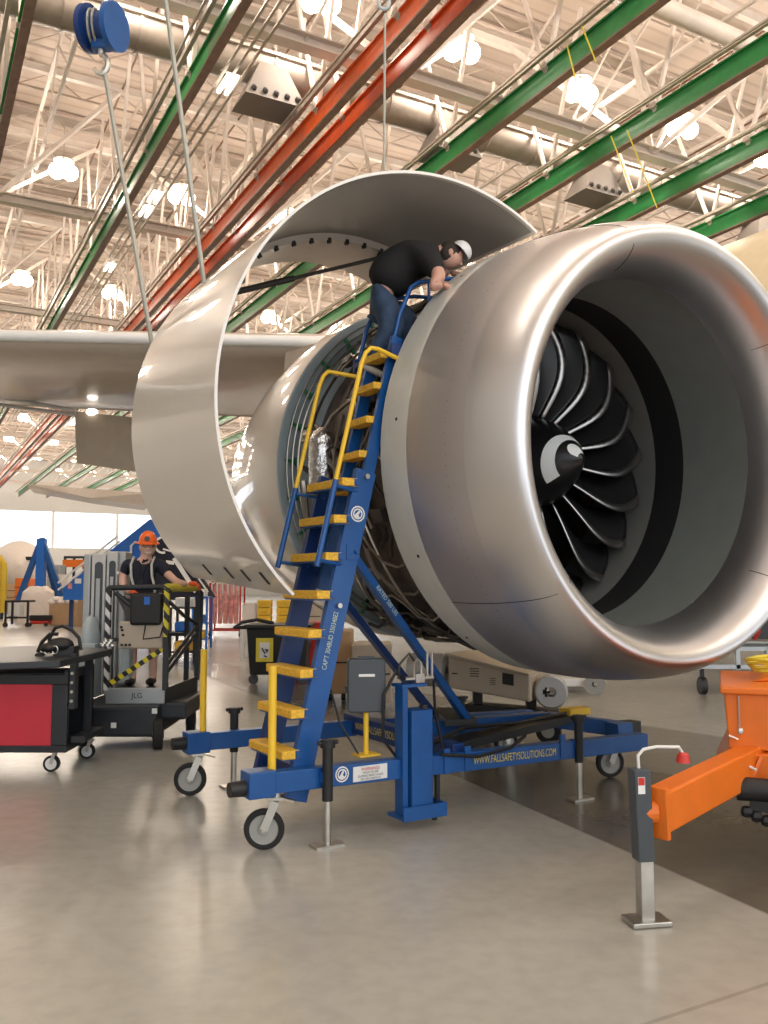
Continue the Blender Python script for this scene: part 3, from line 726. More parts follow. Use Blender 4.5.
# casters
def caster(u, w_, steer=0, lab=None):
    d = (e1*math.cos(steer)+e2*math.sin(steer)); n_ = d.cross(Z); c_ = L(u, w_, .127)
    b = MB(); b.rev([(-.02, .09), (-.026, .105), (-.022, .12), (0, .127), (.022, .12), (.026, .105), (.02, .09)], c_, n_, 32); wh = b.build('caster_wheel', 'rubber', ld)
    b = MB(); b.rev([(-.018, .0), (-.018, .035), (-.010, .04), (-.012, .085), (-.02, .092), (.02, .092), (.012, .085), (.010, .04), (.018, .035), (.018, 0)], c_, n_, 28); b.build('wheel_hub', 'tyre_hub', wh)
    top = c_+d*.07+Z*.19; b = MB()
    for s_ in (-1, 1): b.bar(c_+n_*.034*s_, top+n_*.034*s_-Z*.02, .05, .006, up=n_)
    b.box(top, d*.05, n_*.05, Z*.008); b.cyl(c_-n_*.045, c_+n_*.045, .012, n=10); b.cyl(top, top+Z*.05, .035, n=14); b.bar(top+d*.02-Z*.0, top+d*.12-Z*.02+n_*.02, .03, .012)
    b.build('caster_fork', 'zinc', ld)
caster(.03, .04, -.5); caster(.1, 1.62, -.45); caster(3.36, .36, -.35); caster(3.2, 1.55, -.1)
for (u, w_, z) in ((-.03, 0, .42), (.12, 1.55, .42), (3.36, .25, .40)):
    b = MB(); b.box(L(u, w_, z), e1*.09, e2*.075, Z*.08); b.build('corner_block', 'blue', ld, smooth=False, bevel=.008)
b = MB(); b.cyl(L(-.12, 0, .40), L(-.22, 0, .40), .05, .045, n=14); b.build('bumper', 'black', ld)
b = MB(); b.cyl(L(.03, 1.55, .42), L(-.07, 1.55, .42), .05, .045, n=14); b.build('bumper', 'black', ld)
b = MB(); b.box(L(3.50, .25, .43), e1*.06, e2*.07, Z*.05); b.build('bumper', 'black', ld, bevel=.01)
b = MB(); b.box(L(3.15, .55, .55), e1*.12, e2*.07, Z*.03); b.build('yellow_pad', 'yellow', ld, bevel=.01)
for u, w_ in ((.06, 0), (.17, 1.55)):
    b = MB(); b.cyl(L(u, w_, .49), L(u, w_, 1.13), .026, n=16); b.build('yellow_post', 'yellow', ld)
# stabiliser jacks
for (u, w_, zt) in ((.40, -.1, .64), (.5, 1.72, .62), (2.60, -.06, .62), (2.6, 1.45, .6)):
    b = MB(); b.cyl(L(u, w_, .28), L(u, w_, zt), .034, n=14); b.cyl(L(u, w_, zt-.03), L(u, w_, zt+.015), .05, n=10); b.cyl(L(u-.07, w_, zt), L(u+.07, w_, zt), .014, n=8); j = b.build('stabiliser_jack', 'black', ld)
    b = MB(); b.cyl(L(u, w_, .01), L(u, w_, .3), .024, n=14); b.box(L(u, w_, .008), e1*.10, e2*.055, Z*.008); b.build('jack_foot', 'zinc', j)
    b = MB(); b.bar(L(u, w_, .42), L(u, 0 if w_ < .5 else 1.52, .42), .07, .06); b.build('jack_arm', 'blue', j)
# ladder rails
dz = V3((e1.x*.24, e1.y*.24, 1)).normalized()
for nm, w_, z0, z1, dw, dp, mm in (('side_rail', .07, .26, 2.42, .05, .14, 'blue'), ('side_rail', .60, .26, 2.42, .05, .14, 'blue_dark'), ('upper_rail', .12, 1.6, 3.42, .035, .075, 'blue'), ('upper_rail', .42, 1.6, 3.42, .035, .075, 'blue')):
    b = MB(); pa = L(ru(z0)+(.05 if nm == 'upper_rail' else 0), w_, z0); pb = L(ru(z1)+(.05 if nm == 'upper_rail' else 0), w_, z1)
    b.bar(pa, pb, dw*.3, dp, up=e1)
    sd = e2*(dw*.35); pe = (e1-dz*e1.dot(dz)).normalized()
    for s_ in (-1, 1): b.bar(pa+pe*(dp/2)*s_+sd, pb+pe*(dp/2)*s_+sd, dw, .012, up=e1)
    o = b.build(nm, mm, ld, smooth=False)
    if w_ == .07:
        up_ = dz; xd = dz; yd = -pe
        text('CAP\'T 304BUD 35034BE2', .05, L(ru(1.27)-.005, .0600, 1.27), dz, -pe, 'wlabel', o, xs=.72, ext=.004)
        logo(L(ru(2.12), .0615, 2.12), pe, dz, .055, o)
        b = MB()
        for z in (.45, 1.5, 2.38): b.cyl(L(ru(z), .06, z), L(ru(z), .03, z), .018, n=8)
        b.build('bolt', 'zinc', o)
steps = [.556+.254*i for i in range(8)]
for i, z in enumerate(steps):
    u = ru(z)-.12; b = MB(); b.box(L(u, .31, z), e1*.065, e2*.27, Z*.028); o = b.build('step', 'tread', ld, smooth=False, bevel=.008)
    b = MB(); b.box(L(u+.0, .31, z-.03), e1*.055, e2*.25, Z*.008); b.bar(L(u+.03, .055, z), L(ru(z)-.055, .055, z), .03, .05); b.cyl(L(u+.05, .03, z), L(u+.05, .075, z), .02, n=8); b.build('step_bracket', 'blue', o, smooth=False)
for z in (2.30, 2.55, 2.80, 3.05, 3.28):
    u = ru(z)+.0; b = MB(); b.box(L(u, .27, z), e1*.055, e2*.14, Z*.025); b.build('upper_step', 'tread', ld, smooth=False, bevel=.006)
# handrails
for w_, zt in ((.03, 3.26), (.645, 3.22)):
    b = MB(); b.tube([L(ru(1.76)-.24, w_, 1.76), L(ru(2.34)-.24, w_, 2.34)], .02, 12); b.build('lower_handrail', 'blue', ld)
    for z in (1.8, 2.3):
        b = MB(); b.tube([L(ru(z)-.23, w_, z), L(ru(z)-.02, .08 if w_ < .3 else .6, z-.03)], .014, 8); b.build('handrail_brace', 'blue', ld)
    b = MB(); a_ = L(ru(zt)-.24, w_, zt-.05)
    b.tube([L(ru(2.33)-.24, w_, 2.33), L(ru(zt-.1)-.24, w_, zt-.1), L(ru(zt)-.23, w_, zt-.02), L(ru(zt)-.19, w_, zt+.02), L(ru(zt)-.13, w_, zt+.02), L(ru(zt)+.04, w_*.8+.02, zt-.02)], .016, 12); b.build('yellow_handrail', 'yellow', ld)
# braces to the back of the frame
b = MB(); b.bar(L(ru(1.82)+.05, .10, 1.84), L(2.0, .55, .56), .05, .07, up=e2); br = b.build('diagonal_brace', 'blue', ld, smooth=False)
pa = L(ru(1.82)+.05, .10, 1.84); pb = L(2.0, .55, .56); dd = (pb-pa).normalized(); nn = V3((dd.cross(e2)).normalized()); sidev = dd.cross(nn).normalized()
cpos = pa.lerp(pb, .24); 
if sidev.y > 0: sidev = -sidev
text('RATED 500 LBS', .045, cpos+sidev*.038, dd, sidev.cross(dd), 'wlabel', br, ext=.006)
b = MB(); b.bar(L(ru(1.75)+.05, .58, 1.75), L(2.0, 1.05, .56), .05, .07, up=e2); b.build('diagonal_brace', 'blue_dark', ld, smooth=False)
b = MB(); b.box(L(ru(1.84)+.03, .09, 1.86), e1*.05, e2*.035, Z*.05); b.cyl(L(ru(1.84)+.05, .05, 1.86), L(ru(1.84)+.05, .03, 1.86), .014, n=8); b.build('brace_bracket', 'blue', ld, smooth=False)
# top platform with guard rail
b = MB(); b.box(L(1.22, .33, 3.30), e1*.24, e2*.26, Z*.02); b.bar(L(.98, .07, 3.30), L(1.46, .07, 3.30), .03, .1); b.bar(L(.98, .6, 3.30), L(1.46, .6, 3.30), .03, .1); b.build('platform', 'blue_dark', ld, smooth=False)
for w_ in (.14, .62):
    b = MB(); b.tube([L(1.04, w_, 3.36), L(1.10, w_, 3.60), L(1.2, w_, 3.82), L(1.27, w_, 3.87), L(1.55, w_, 3.95), L(1.75, w_, 3.97)], .016, 10); b.tube([L(1.36, w_, 3.90), L(1.36, w_, 3.34)], .012, 8); b.build('guard_rail', 'blue', ld)
# hydraulic power column
b = MB(); b.box(L(1.12, -.03, .45), e1*.085, e2*.08, Z*.34); col = b.build('hydraulic_column', 'blue', ld, smooth=False, bevel=.008)
b = MB(); b.box(L(1.0, -.03, .53), e1*.02, e2*.05, Z*.43); b.box(L(1.07, -.02, .955), e1*.10, e2*.07, Z*.01); b.build('side_channel', 'blue', ld, smooth=False)
b = MB(); b.box(L(1.12, -.03, .09), e1*.17, e2*.10, Z*.01); b.box(L(1.12, -.13, .12), e1*.17, e2*.008, Z*.045); b.box(L(1.29, -.03, .12), e1*.008, e2*.11, Z*.045); b.build('column_foot', 'blue', ld, smooth=False)
b = MB(); b.cyl(L(1.22, -.1, .1), L(1.22, -.1, .05), .02, n=10); b.build('foot_pad', 'black', ld); b = MB(); b.cyl(L(1.3, -.02, .42), L(1.3, -.02, .1), .02, n=10); b.build('column_fittings', 'black', ld); b = MB(); b.cyl(L(1.15, -.08, .8), L(1.15, -.08, .82), .03, n=12); b.build('column_fittings', 'black', ld)
b = MB()
b.cyl(L(1.02, -.04, .995), L(1.25, -.04, .995), .02, n=10); b.box(L(1.13, -.04, 1.0), e1*.035, e2*.03, Z*.03)
b.tube([L(1.09, -.05, 1.0), L(1.09, -.05, 1.1), L(1.12, -.05, 1.13), L(1.15, -.05, 1.1), L(1.15, -.05, 1.0)], .008, 6)
b.tube([L(1.2, -.05, 1.0), L(1.2, -.05, 1.17)], .009, 6); b.tube([L(1.24, -.05, 1.0), L(1.24, -.05, 1.17)], .009, 6)
b.build('valve_manifold', 'zinc', ld)
b = MB(); b.tube([L(1.02, -.04, 1.0), L(.95, -.04, 1.05), L(.88, 0, .9), L(.88, .02, .6), L(1.0, .02, .46)], .011, 6); b.tube([L(1.26, -.04, .98), L(1.3, 0, .75), L(1.36, 0, .5)], .011, 6); b.tube([L(1.09, -.05, 1.12), L(1.05, -.05, 1.17), L(.98, -.04, 1.1), L(.97, -.04, 1.0)], .008, 6)
b.tube([L(1.3, -.07, .47), L(1.6, -.09, .43), L(1.9, -.09, .46), L(2.1, -.02, .52)], .012, 6); b.build('hydraulic_hoses', 'black', ld)
for u in (1.36, 1.54, 2.44): 
    b = MB(); b.bar(L(u, -.05, .33), L(u, -.05, .5), .05, .02, up=e2); b.build('beam_strap', 'blue', ld, smooth=False)
b = MB(); b.tube([L(.6, .25, .95), L(.65, .2, .7), L(.75, .12, .5)], .008, 6); b.build('black_cord', 'black', ld)
# grey case on yellow post
cs = thing('grey_case', 'dark grey plastic document case held on a yellow post behind the ladder', 'case', L(.81, .12, .48))
b = MB(); b.cyl(L(.81, .12, .48), L(.81, .12, .80), .018, n=12); b.box(L(.81, .12, .49), e1*.08, e2*.06, Z*.006); b.build('post', 'yellow', cs)
cx = V3((1, .12, 0)).normalized(); cy = Z.cross(cx); cc = L(.81, .12, .955)
pts = []
for (sx, sz) in ((1, 1), (-1, 1), (-1, -1), (1, -1)):
    a0 = math.atan2(sz, sx)-math.pi/4
    for q in range(5): a = a0+q*math.pi/8; pts.append(cc+cx*(sx*.105+math.cos(a)*.025)+Z*(sz*.155+math.sin(a)*.025)-cy*.05)
b = MB(); b.prism(pts, cy*.1); cb2 = b.build('case_body', 'grey', cs, bevel=.01)
b = MB(); b.bar(cc+cx*-.06+Z*.185, cc+cx*.06+Z*.185, .03, .02); b.build('handle', 'grey', cb2, bevel=.004)
b = MB(); b.box(cc-cy*.0515+Z*.07, cx*.055, cy*.001, Z*.009); b.build('white_label', 'labelw', cb2, smooth=False)
b = MB(); b.box(cc-cx*.137-Z*.03, cx*.01, cy*.03, Z*.02); b.build('latch', 'black', cb2, smooth=False)

# ------------------------------------------------------------------ orange trailer with jockey jack
tj = thing('orange_trailer', 'orange wheeled equipment box with a tow beam at the right edge', 'trailer', (1.9, 4.9, 0))
J = at(641, 850, 4.38); J.z = 0
jx = V3((.985, .17, 0)).normalized(); jy = Z.cross(jx)
b = MB(); ja = J+V3((-.045, 0, 0)); lean = V3((-.018, 0, 1))
def jp(x, y, z): return J+jx*x+jy*y+Z*z-V3((.03*z-.02, 0, 0))
b.box(jp(0, 0, .52), jx*.042, jy*.042, (jp(0, 0, .74)-jp(0, 0, .30))/2); jk = b.build('jack_tube', 'grey', tj, smooth=False, bevel=.006)
b = MB(); b.box(jp(0, 0, .17), jx*.034, jy*.034, Z*.15); b.box(jp(0, 0, .015), jx*.10, jy*.07, Z*.012); b.build('jack_leg', 'zinc', jk, smooth=False, bevel=.005)
b = MB(); b.tube([jp(.0, 0, .74), jp(0, 0, .80), jp(.03, 0, .83), jp(.1, 0, .84), jp(.22, 0, .835), jp(.24, 0, .80)], .008, 8); b.build('crank_handle', 'white', jk)
b = MB(); b.rev([(0, .012), (.01, .028), (.05, .035), (.055, 0)], jp(.24, 0, .81), -Z, 10); b.build('crank_knob', 'redp', jk)
b = MB(); b.box(jp(-.01, -.043, .665), jx*.018, jy*.001, Z*.04); st_ = b.build('sticker', 'labelw', jk, smooth=False)
b = MB(); b.box(jp(-.01, -.0445, .685), jx*.016, jy*.001, Z*.018); b.build('sticker_warning', 'redp', st_, smooth=False)
# tow beam
ta = at(656, 811, 4.40); tb = at(762, 757, 5.3)
b = MB(); b.bar(ta, tb, .13, .2); bb = b.build('tow_beam', 'orange', tj, smooth=False, bevel=.012)
b = MB(); b.bar(ta-(tb-ta).normalized()*.03, ta, .15, .25); b.cyl(ta-V3((.10, 0, 0)), ta, .06, n=18); b.build('end_plate', 'orange', bb, smooth=False, bevel=.005)
# body
bx = V3((.93, -.36, 0)).normalized(); by = Z.cross(bx); B0 = at(729, 745, 5.2)
def B(x, y, z): return V3((B0.x, B0.y, 0))+bx*x+by*y+Z*z
b = MB(); b.prism([B(0, 0, .68), B(1.6, 0, .68), B(1.6, 0, 1.02), B(-.02, 0, 1.02)], by*1.0); bd = b.build('body_box', 'orange', tj, smooth=False, bevel=.01)
b = MB(); b.prism([B(-.04, -.03, 1.0), B(1.6, -.03, 1.0), B(1.6, -.03, 1.04), B(-.04, -.03, 1.04)], by*1.06); b.prism([B(.14, .35, 1.04), B(1.5, .35, 1.04), B(1.5, .35, 1.09), B(.3, .35, 1.09)], by*.6); b.build('lid', 'orange', bd, smooth=False, bevel=.01)
b = MB(); b.prism([B(-.08, -.06, .50), B(1.6, -.06, .50), B(1.6, -.06, .67), B(.0, -.06, .67)], by*1.0); ft = b.build('front_frame', 'orange', tj, smooth=False, bevel=.008)
b = MB()
for x in (.1, .26, .42): b.prism([B(x, -.06, .53), B(x+.02, -.06, .53), B(x+.08, -.02, .66), B(x+.06, -.02, .66)], -by*.06)
b.build('gussets', 'orange', ft, smooth=False)
b = MB()
b.tube([B(.06, -.012, .99), B(.06, -.012, .80)], .006, 6); b.ball(B(.065, -.02, .79), .018, .012, .022, n=8); b.tube([B(0, -.02, .76), B(.05, -.02, .74)], .008, 6); b.build('latch_chain', 'zinc', bd)
b = MB(); b.cyl(B(.03, -.2, .50), B(.22, -.2, .50), .065, n=20); b.box(B(.3, -.15, .44), bx*.2, by*.08, Z*.05); 
for i in range(7): b.ball(B(.08+.05*i, -.22, .38-.02*(i % 3)), .035, n=8)
b.bar(B(.1, -.2, .42), B(.5, -.2, .33), .05, .04); b.build('hitch', 'black', tj)
b = MB(); b.tube([B(-.04, -.1, .50), B(.05, -.14, .62), B(.09, -.14, .62), B(.14, -.16, .60)], .008, 6); b.build('safety_chain', 'white', tj)
for y in (.2, .8):
    b = MB(); b.rev([(-.07, .12), (-.08, .2), (-.05, .24), (.05, .24), (.08, .2), (.07, .12), (.07, 0)], B(1.0, y, .24), by, 24); b.build('wheel', 'rubber', tj)
hz = MB(); o = B(.32, .55, 1.105)
for k in range(4): hz.tube([o+V3((math.cos(a)*(.17+.012*k), math.sin(a)*(.13+.01*k), .02*k+.008*math.sin(3*a+k))) for a in np.linspace(0, 6.1, 26)], .012, 6)
tag(hz.build('coiled_hose', 'yhose', loc=B(.32, .55, 1.09)), 'coiled yellow hose lying on the orange trailer lid', 'hose')

# ------------------------------------------------------------------ red panel cart at left
tc = thing('tool_cart', 'black steel cart with a red side panel at the left edge', 'cart', (-3.5, 7.9, 0))
xr = -2.78; yf = 7.75
b = MB(); b.ab(-4.4, xr, yf, yf+.7, .17, .23); b.ab(-4.4, xr, yf, yf+.06, .76, .85)
b.ab(xr-.14, xr, yf, yf+.06, .23, .76); b.ab(-4.4, -4.3, yf, yf+.06, .23, .76); b.ab(xr-.05, xr, yf+.6, yf+.7, .23, .88); b.ab(xr-.04, xr, yf, yf+.7, .80, .88); b.ab(-4.4, xr, yf+.64, yf+.7, .23, .84)
b.build('frame', 'lift_dark', tc, smooth=False, bevel=.008)
b = MB(); b.ab(-4.3, xr-.14, yf+.015, yf+.04, .23, .76); b.build('red_panel', 'red', tc, smooth=False)
b = MB(); b.ab(xr+.02, xr+.07, yf-.02, yf+.06, .55, 1.03); b.ab(xr+.02, xr+.14, yf+.06, yf+.6, .25, .3); b.build('corner_post', 'lift_dark', tc, smooth=False)
b = MB()
for z in (.62, .70, .78, .86, .98): b.cyl((xr+.045, yf-.035, z), (xr+.045, yf-.02, z), .014, n=8)
b.build('post_bolts', 'zinc', tc)
b = MB(); q = [at(-30, 662, 7.3), at(60, 655, 7.5), at(113, 642, 8.3), at(60, 640, 8.8), at(-30, 645, 9.0)]
for i, zz in enumerate((.98, .99, 1.03, 1.03, .99)): q[i].z = zz
b.prism(q, V3((0, 0, -.06))); b.build('table_top', 'lift_dark', tc, smooth=False, bevel=.01)
b = MB(); b.bar((-3.6, 8.2, .25), (-3.6, 8.2, .98), .08, .08); b.build('table_post', 'lift_dark', tc, smooth=False); b = MB(); b.bar((-2.75, 8.2, .25), (-2.75, 8.2, .98), .06, .06); b.build('table_post', 'lift_dark', tc, smooth=False)
b = MB()
for i in range(7): b.ball(at(103+i*1.6, 645-(i % 3)*2.2, 8.1), .025, .03, .02, n=7)
b.build('edge_clamp', 'zinc', tc)
for px, yy in ((-2.92, yf+.05), (-2.8, yf+.62), (-4.2, yf+.05)):
    c_ = V3((px, yy, .07)); b = MB(); b.rev([(-.02, .05), (-.022, .07), (.022, .07), (.02, .05)], c_, V3((0, 1, 0)), 20); wh = b.build('caster_wheel', 'rubber', tc)
    b = MB(); b.rev([(-.023, 0), (-.023, .05), (.023, .05), (.023, 0)], c_, V3((0, 1, 0)), 16); b.build('wheel_hub', 'white', wh)
    b = MB(); b.bar(c_+V3((0, -.03, 0)), c_+V3((.03, -.03, .1)), .03, .004, up=(0, 1, 0)); b.bar(c_+V3((0, .03, 0)), c_+V3((.03, .03, .1)), .03, .004, up=(0, 1, 0)); b.box(c_+V3((.03, 0, .1)), (.03, 0, 0), (0, .034, 0), (0, 0, .006)); b.build('caster_fork', 'zinc', tc)
hn = thing('safety_harness', 'black safety harness with straps heaped on the cart table', 'harness', at(56, 652, 7.9))
h0 = at(56, 650, 7.9)
def hp(px, py, dy=0): return at(px, py, 7.9+dy)
b = MB(); b.ball(hp(60, 645), .13, .1, .07, n=12); b.ball(hp(50, 648, -.05), .09, .08, .05, n=12); b.ball(hp(40, 655, -.05), .05, .05, .025, n=10); b.box(hp(66, 651), V3((.09, .02, 0)), V3((0, .06, 0)), V3((0, 0, .045))); b.build('webbing_heap', 'black', hn, bevel=.01)
b = MB()
b.tube([hp(48, 650), hp(50, 638), hp(55, 628), hp(63, 626), hp(72, 630), hp(79, 638), hp(81, 650)], .016, 6)
b.tube([hp(38, 652), hp(42, 642), hp(50, 634), hp(58, 634)], .018, 6); b.build('shoulder_strap', 'black', hn)
b = MB()
for px in (47, 55): b.tube([hp(px, 650, -.1)+V3((math.cos(a)*.025, 0, math.sin(a)*.035)) for a in np.linspace(0, 6.28, 12)], .006, 6)
b.build('snap_hook', 'zinc', hn)

# ------------------------------------------------------------------ mast lift
lf = thing('mast_lift', 'dark one-person mast lift with grey mast and railed basket', 'lift', (-2.8, 9.2, 0))
def X(px, Y): return (px-384)*Y/F
b = MB(); b.ab(X(76, 8.8), X(160, 8.8), 8.8, 9.9, .12, .42); b.ab(X(150, 8.8), -2.02, 9.0, 10.0, .26, .44); b.build('chassis', 'lift_dark', lf, smooth=False, bevel=.03)
b = MB(); b.box((-2.86, 8.797, .2), (.07, 0, 0), (0, .004, 0), (0, 0, .05)); b.build('chassis_pocket', 'ink', lf, smooth=False)
for px, z in ((94, .24), (118, .24), (158, .38)):
    b = MB(); b.box((X(px, 8.79), 8.79, z), (.026, 0, 0), (0, .003, 0), (0, 0, .026)); b.build('white_sticker', 'labelw', lf, smooth=False)
for (x_, y_, r) in ((-2.26, 8.85, .15), (-2.12, 9.7, .16), (-3.05, 9.0, .06)):
    b = MB(); b.rev([(-.05, 0), (-.05, r*.8), (-.04, r), (.04, r), (.05, r*.8), (.05, 0)], (x_, y_, r), V3((1, .25, 0)), 24); wh = b.build('wheel', 'rubber', lf)
    b = MB(); b.cyl((x_-.055, y_-.01, r), (x_+.055, y_+.015, r), r*.35, n=14); b.build('wheel_hub', 'grey', wh)
# mast sections
for i, (x0, x1, y_, zt) in enumerate(((84, 92, 9.75, 1.97), (92, 107, 9.7, 1.98), (107, 119, 9.65, 2.0), (119, 127, 9.7, 2.0))):
    a0, a1 = X(x0, y_), X(x1, y_); b = MB(); b.ab(a0, a1-.01, y_, y_+.25, .42, zt); ms = b.build('mast_section', 'alu_light' if i % 3 else 'alu', lf, smooth=False, bevel=.015)
    if i in (1, 2):
        m_ = (a0+a1)/2; w2 = (a1-a0)*.27; b = MB(); pts = [V3((m_-w2, y_-.006, .5))]+[V3((m_-w2*math.cos(a), y_-.006, zt-.14+w2*math.sin(a))) for a in np.linspace(0, math.pi, 9)]+[V3((m_+w2, y_-.006, .5))]
        b.prism(pts, (0, .01, 0)); b.build('mast_slot', 'grey', ms, smooth=False)
        b = MB(); b.ab(m_-w2*.5, m_+w2*.5, y_-.02, y_, .5, zt-.28); b.build('chain_track', 'alu', ms, smooth=False)
b = MB(); b.ab(X(80, 9.5), X(99, 9.5), 9.45, 9.9, .42, 1.0); b.ball((X(90, 9.5), 9.6, 1.0), .1, .15, .3, n=14); b.build('power_cover', 'bluegrey', lf, bevel=.04)
# basket
bx0, bx1, by0, by1, zf, zr = X(110, 9.0), X(168, 9.0), 9.0, 9.95, .56, 1.60; bxr = X(199, 9.95)
b = MB(); b.add([(bx0, by0, zf-.03), (bx1, by0, zf-.03), (bxr, by1, zf-.03), (bx0, by1, zf-.03), (bx0, by0, zf), (bx1, by0, zf), (bxr, by1, zf), (bx0, by1, zf)], [(0, 1, 2, 3), (7, 6, 5, 4), (0, 4, 5, 1), (1, 5, 6, 2), (2, 6, 7, 3), (3, 7, 4, 0)]); fl = b.build('basket_floor', 'lift_dark', lf, smooth=False)
b = MB(); b.ab(bx0, bx1, by0-.02, by0, .42, .585); tp = b.build('toe_plate', 'alu', lf, smooth=False, bevel=.01)
text('JLG', .075, ((bx0+bx1)/2+.02, by0-.022, .505), (1, 0, 0), (0, 0, 1), 'ink', tp)
b = MB(); b.bar((bx1, by0, .5), (bxr, by1, .52), .02, .16); b.build('side_toe_plate', 'lift_dark', lf, smooth=False)
b = MB(); b.bar((bx0, by0, zf), (bx0, by0, zr), .05, .05); b.build('striped_post', 'hazard_w', lf, smooth=False)
b = MB(); b.bar((bx1-.0, by0, zf), (bx1, by0, 1.1), .06, .05); b.build('corner_post', 'lift_dark', lf, smooth=False)
b = MB(); b.bar((bx1+.0, by0, 1.05), (bx1, by0, zr), .055, .05); b.build('striped_post', 'hazard_y', lf, smooth=False)
b = MB()
b.bar((bxr, by1, zf), (bxr, by1, zr), .055, .05); b.build('rear_post', 'lift_dark', lf, smooth=False)
b = MB(); b.bar((bxr-.12, by1, zf), (bxr-.12, by1, zr-.1), .05, .05); b.build('rear_post', 'lift_dark', lf, smooth=False)
b = MB(); b.bar((bx0, by1, zf), (bx0, by1, zr), .05, .05); b.build('rear_post', 'lift_dark', lf, smooth=False)
b = MB()
b.tube([(bx0, by0, zr), (bx1-.05, by0, zr+.01), (bx1+.03, by0, zr-.05)], .03, 10); b.tube([(bx0, by0, zr), (bx0, by1, zr)], .025, 8)
b.build('top_rail', 'lift_dark', lf); b = MB()
b.tube([(bxr-.03, by1, zr), (bxr+.03, by1+.02, zr-.06), (bxr+.03, by1, 1.1)], .028, 8); b.build('top_rail', 'lift_dark', lf); b = MB(); b.bar((bx0, by0, 1.07), (bx1, by0, 1.07), .03, .04); b.build('mid_rail', 'lift_dark', lf); b = MB(); b.bar((bx0, by1, 1.07), (bxr, by1, 1.07), .03, .04)
b.build('mid_rail', 'lift_dark', lf)
b = MB(); b.tube([(bx1-.02, by0+.05, zr), (bxr-.02, by1-.05, zr)], .045, 12); b.build('yellow_grip_rail', 'signyel', lf)
b = MB(); b.tube([(bx0+.06, by0+.03, zr-.05), (bx0+.3, by0+.02, zr-.25), (bx1, by0+.02, zr-.42)], .024, 8); b.tube([(bx1, by0, zr-.12), (bxr-.1, by1-.3, zr-.3), (bxr, by1, zr-.42)], .02, 8); b.tube([(bx1, by0, .8), (bxr, by1, 1.18)], .02, 8); b.tube([(bx1, by0, .72), (bxr, by1, 1.10)], .02, 8); b.build('diagonal_bar', 'lift_dark', lf)
b = MB(); b.bar((bx0+.03, by0, .62), (bx1-.03, by0, .98), .035, .05); b.build('striped_bar', 'hazard_y', lf, smooth=False)
b = MB(); b.ab(bx0+.24, bx1-.04, by0-.09, by0+.05, 1.22, 1.55); b.build('control_box', 'black', lf, smooth=False, bevel=.03)
b = MB(); b.ab(bx0+.12, bx1-.03, by0-.04, by0+.03, .98, 1.26); gb = b.build('grey_panel', 'tan', lf, smooth=False, bevel=.02)
b = MB()
for i, (x_, z_) in enumerate(((.16, 1.17), (.17, 1.12), (.16, 1.02), (.2, 1.02), (.24, 1.02), (.15, 1.2))): b.box((bx0+x_, by0-.043, z_), (.014, 0, 0), (0, .002, 0), (0, 0, .012))
b.build('panel_stickers', 'ink', gb, smooth=False)
b = MB(); b.tube([(bx0+.4, by0-.06, 1.22), (bx0+.38, by0-.06, 1.08), (bx0+.55, by0-.06, 1.1), (bx1-.02, by0-.06, 1.2)], .008, 6); b.build('cable_loop', 'black', gb)
b = MB(); b.box((bx0+.42, by0-.093, 1.47), (.03, 0, 0), (0, .003, 0), (0, 0, .04)); b.build('blue_button', 'signblue', lf, smooth=False)
b = MB(); b.ab(bx0+.02, bx0+.14, by0+.3, by0+.5, .58, 1.2); b.build('tool_tube', 'bluegrey', lf, smooth=False, bevel=.03)

# ------------------------------------------------------------------ worker in the basket
PY = 9.45; px0 = -2.62
def PP(x, z, y=0): return V3((px0+x, PY+y, z))
wk = thing('person', 'smiling worker in orange hard hat and navy shirt standing in the lift basket', 'person', (px0, PY, .56))
body = [PP(.02, 1.43), PP(.02, 1.58, -.01), PP(.02, 1.74, -.02), PP(.03, 1.86, -.02), PP(.05, 1.925, -.04), PP(.07, 2.03, -.06), PP(.07, 2.12, -.05),
        PP(-.16, 1.86, -.01), PP(-.20, 1.72, -.03), PP(-.17, 1.60, -.10), PP(-.06, 1.55, -.22),
        PP(.20, 1.85, -.02), PP(.30, 1.74, -.08), PP(.40, 1.66, -.1), PP(.50, 1.635, -.02),
        PP(-.08, 1.38), PP(-.09, 1.0, .02), PP(-.09, .64, .04), PP(-.09, .61, -.1),
        PP(.12, 1.38), PP(.13, 1.0, .02), PP(.13, .64, .04), PP(.14, .61, -.1)]
ed = [(0, 1), (1, 2), (2, 3), (3, 4), (4, 5), (5, 6), (3, 7), (7, 8), (8, 9), (9, 10), (3, 11), (11, 12), (12, 13), (13, 14), (0, 15), (15, 16), (16, 17), (17, 18), (0, 19), (19, 20), (20, 21), (21, 22)]
rd = [.135, .13, .14, .10, .052, .082, .07, .062, .048, .04, .03, .062, .048, .04, .032, .085, .055, .042, .04, .085, .055, .042, .04]
rb_ = [r*(.84 if i in (0, 1, 2, 3, 7, 11, 15, 19) else 1) for i, r in enumerate(rd)]; skin('body', body, ed, rb_, 'skin', wk)
def sub(idx, e, scale=1.12, add=.008):
    mp = {i: k for k, i in enumerate(idx)}; return [body_[i] for i in idx], [(mp[a], mp[c]) for a, c in e if a in mp and c in mp], [rd_[i]*scale+add for i in idx]
body_, rd_ = body, rd
p_, e_, r_ = sub([0, 1, 2, 3, 4, 7, 8, 11, 12], ed, 1.1, .014); p_[4] = p_[3].lerp(p_[4], .55); r_[3] = .125; r_[4] = .078; r_[5] = .092; r_[7] = .092; 
sh = skin('shirt', p_, e_, r_, 'navy', wk)
b = MB(); b.tube([PP(.045, 1.90, -.11), PP(.03, 1.87, -.12), PP(.09, 1.9, -.11)], .012, 6); b.build('collar', 'navy', sh)
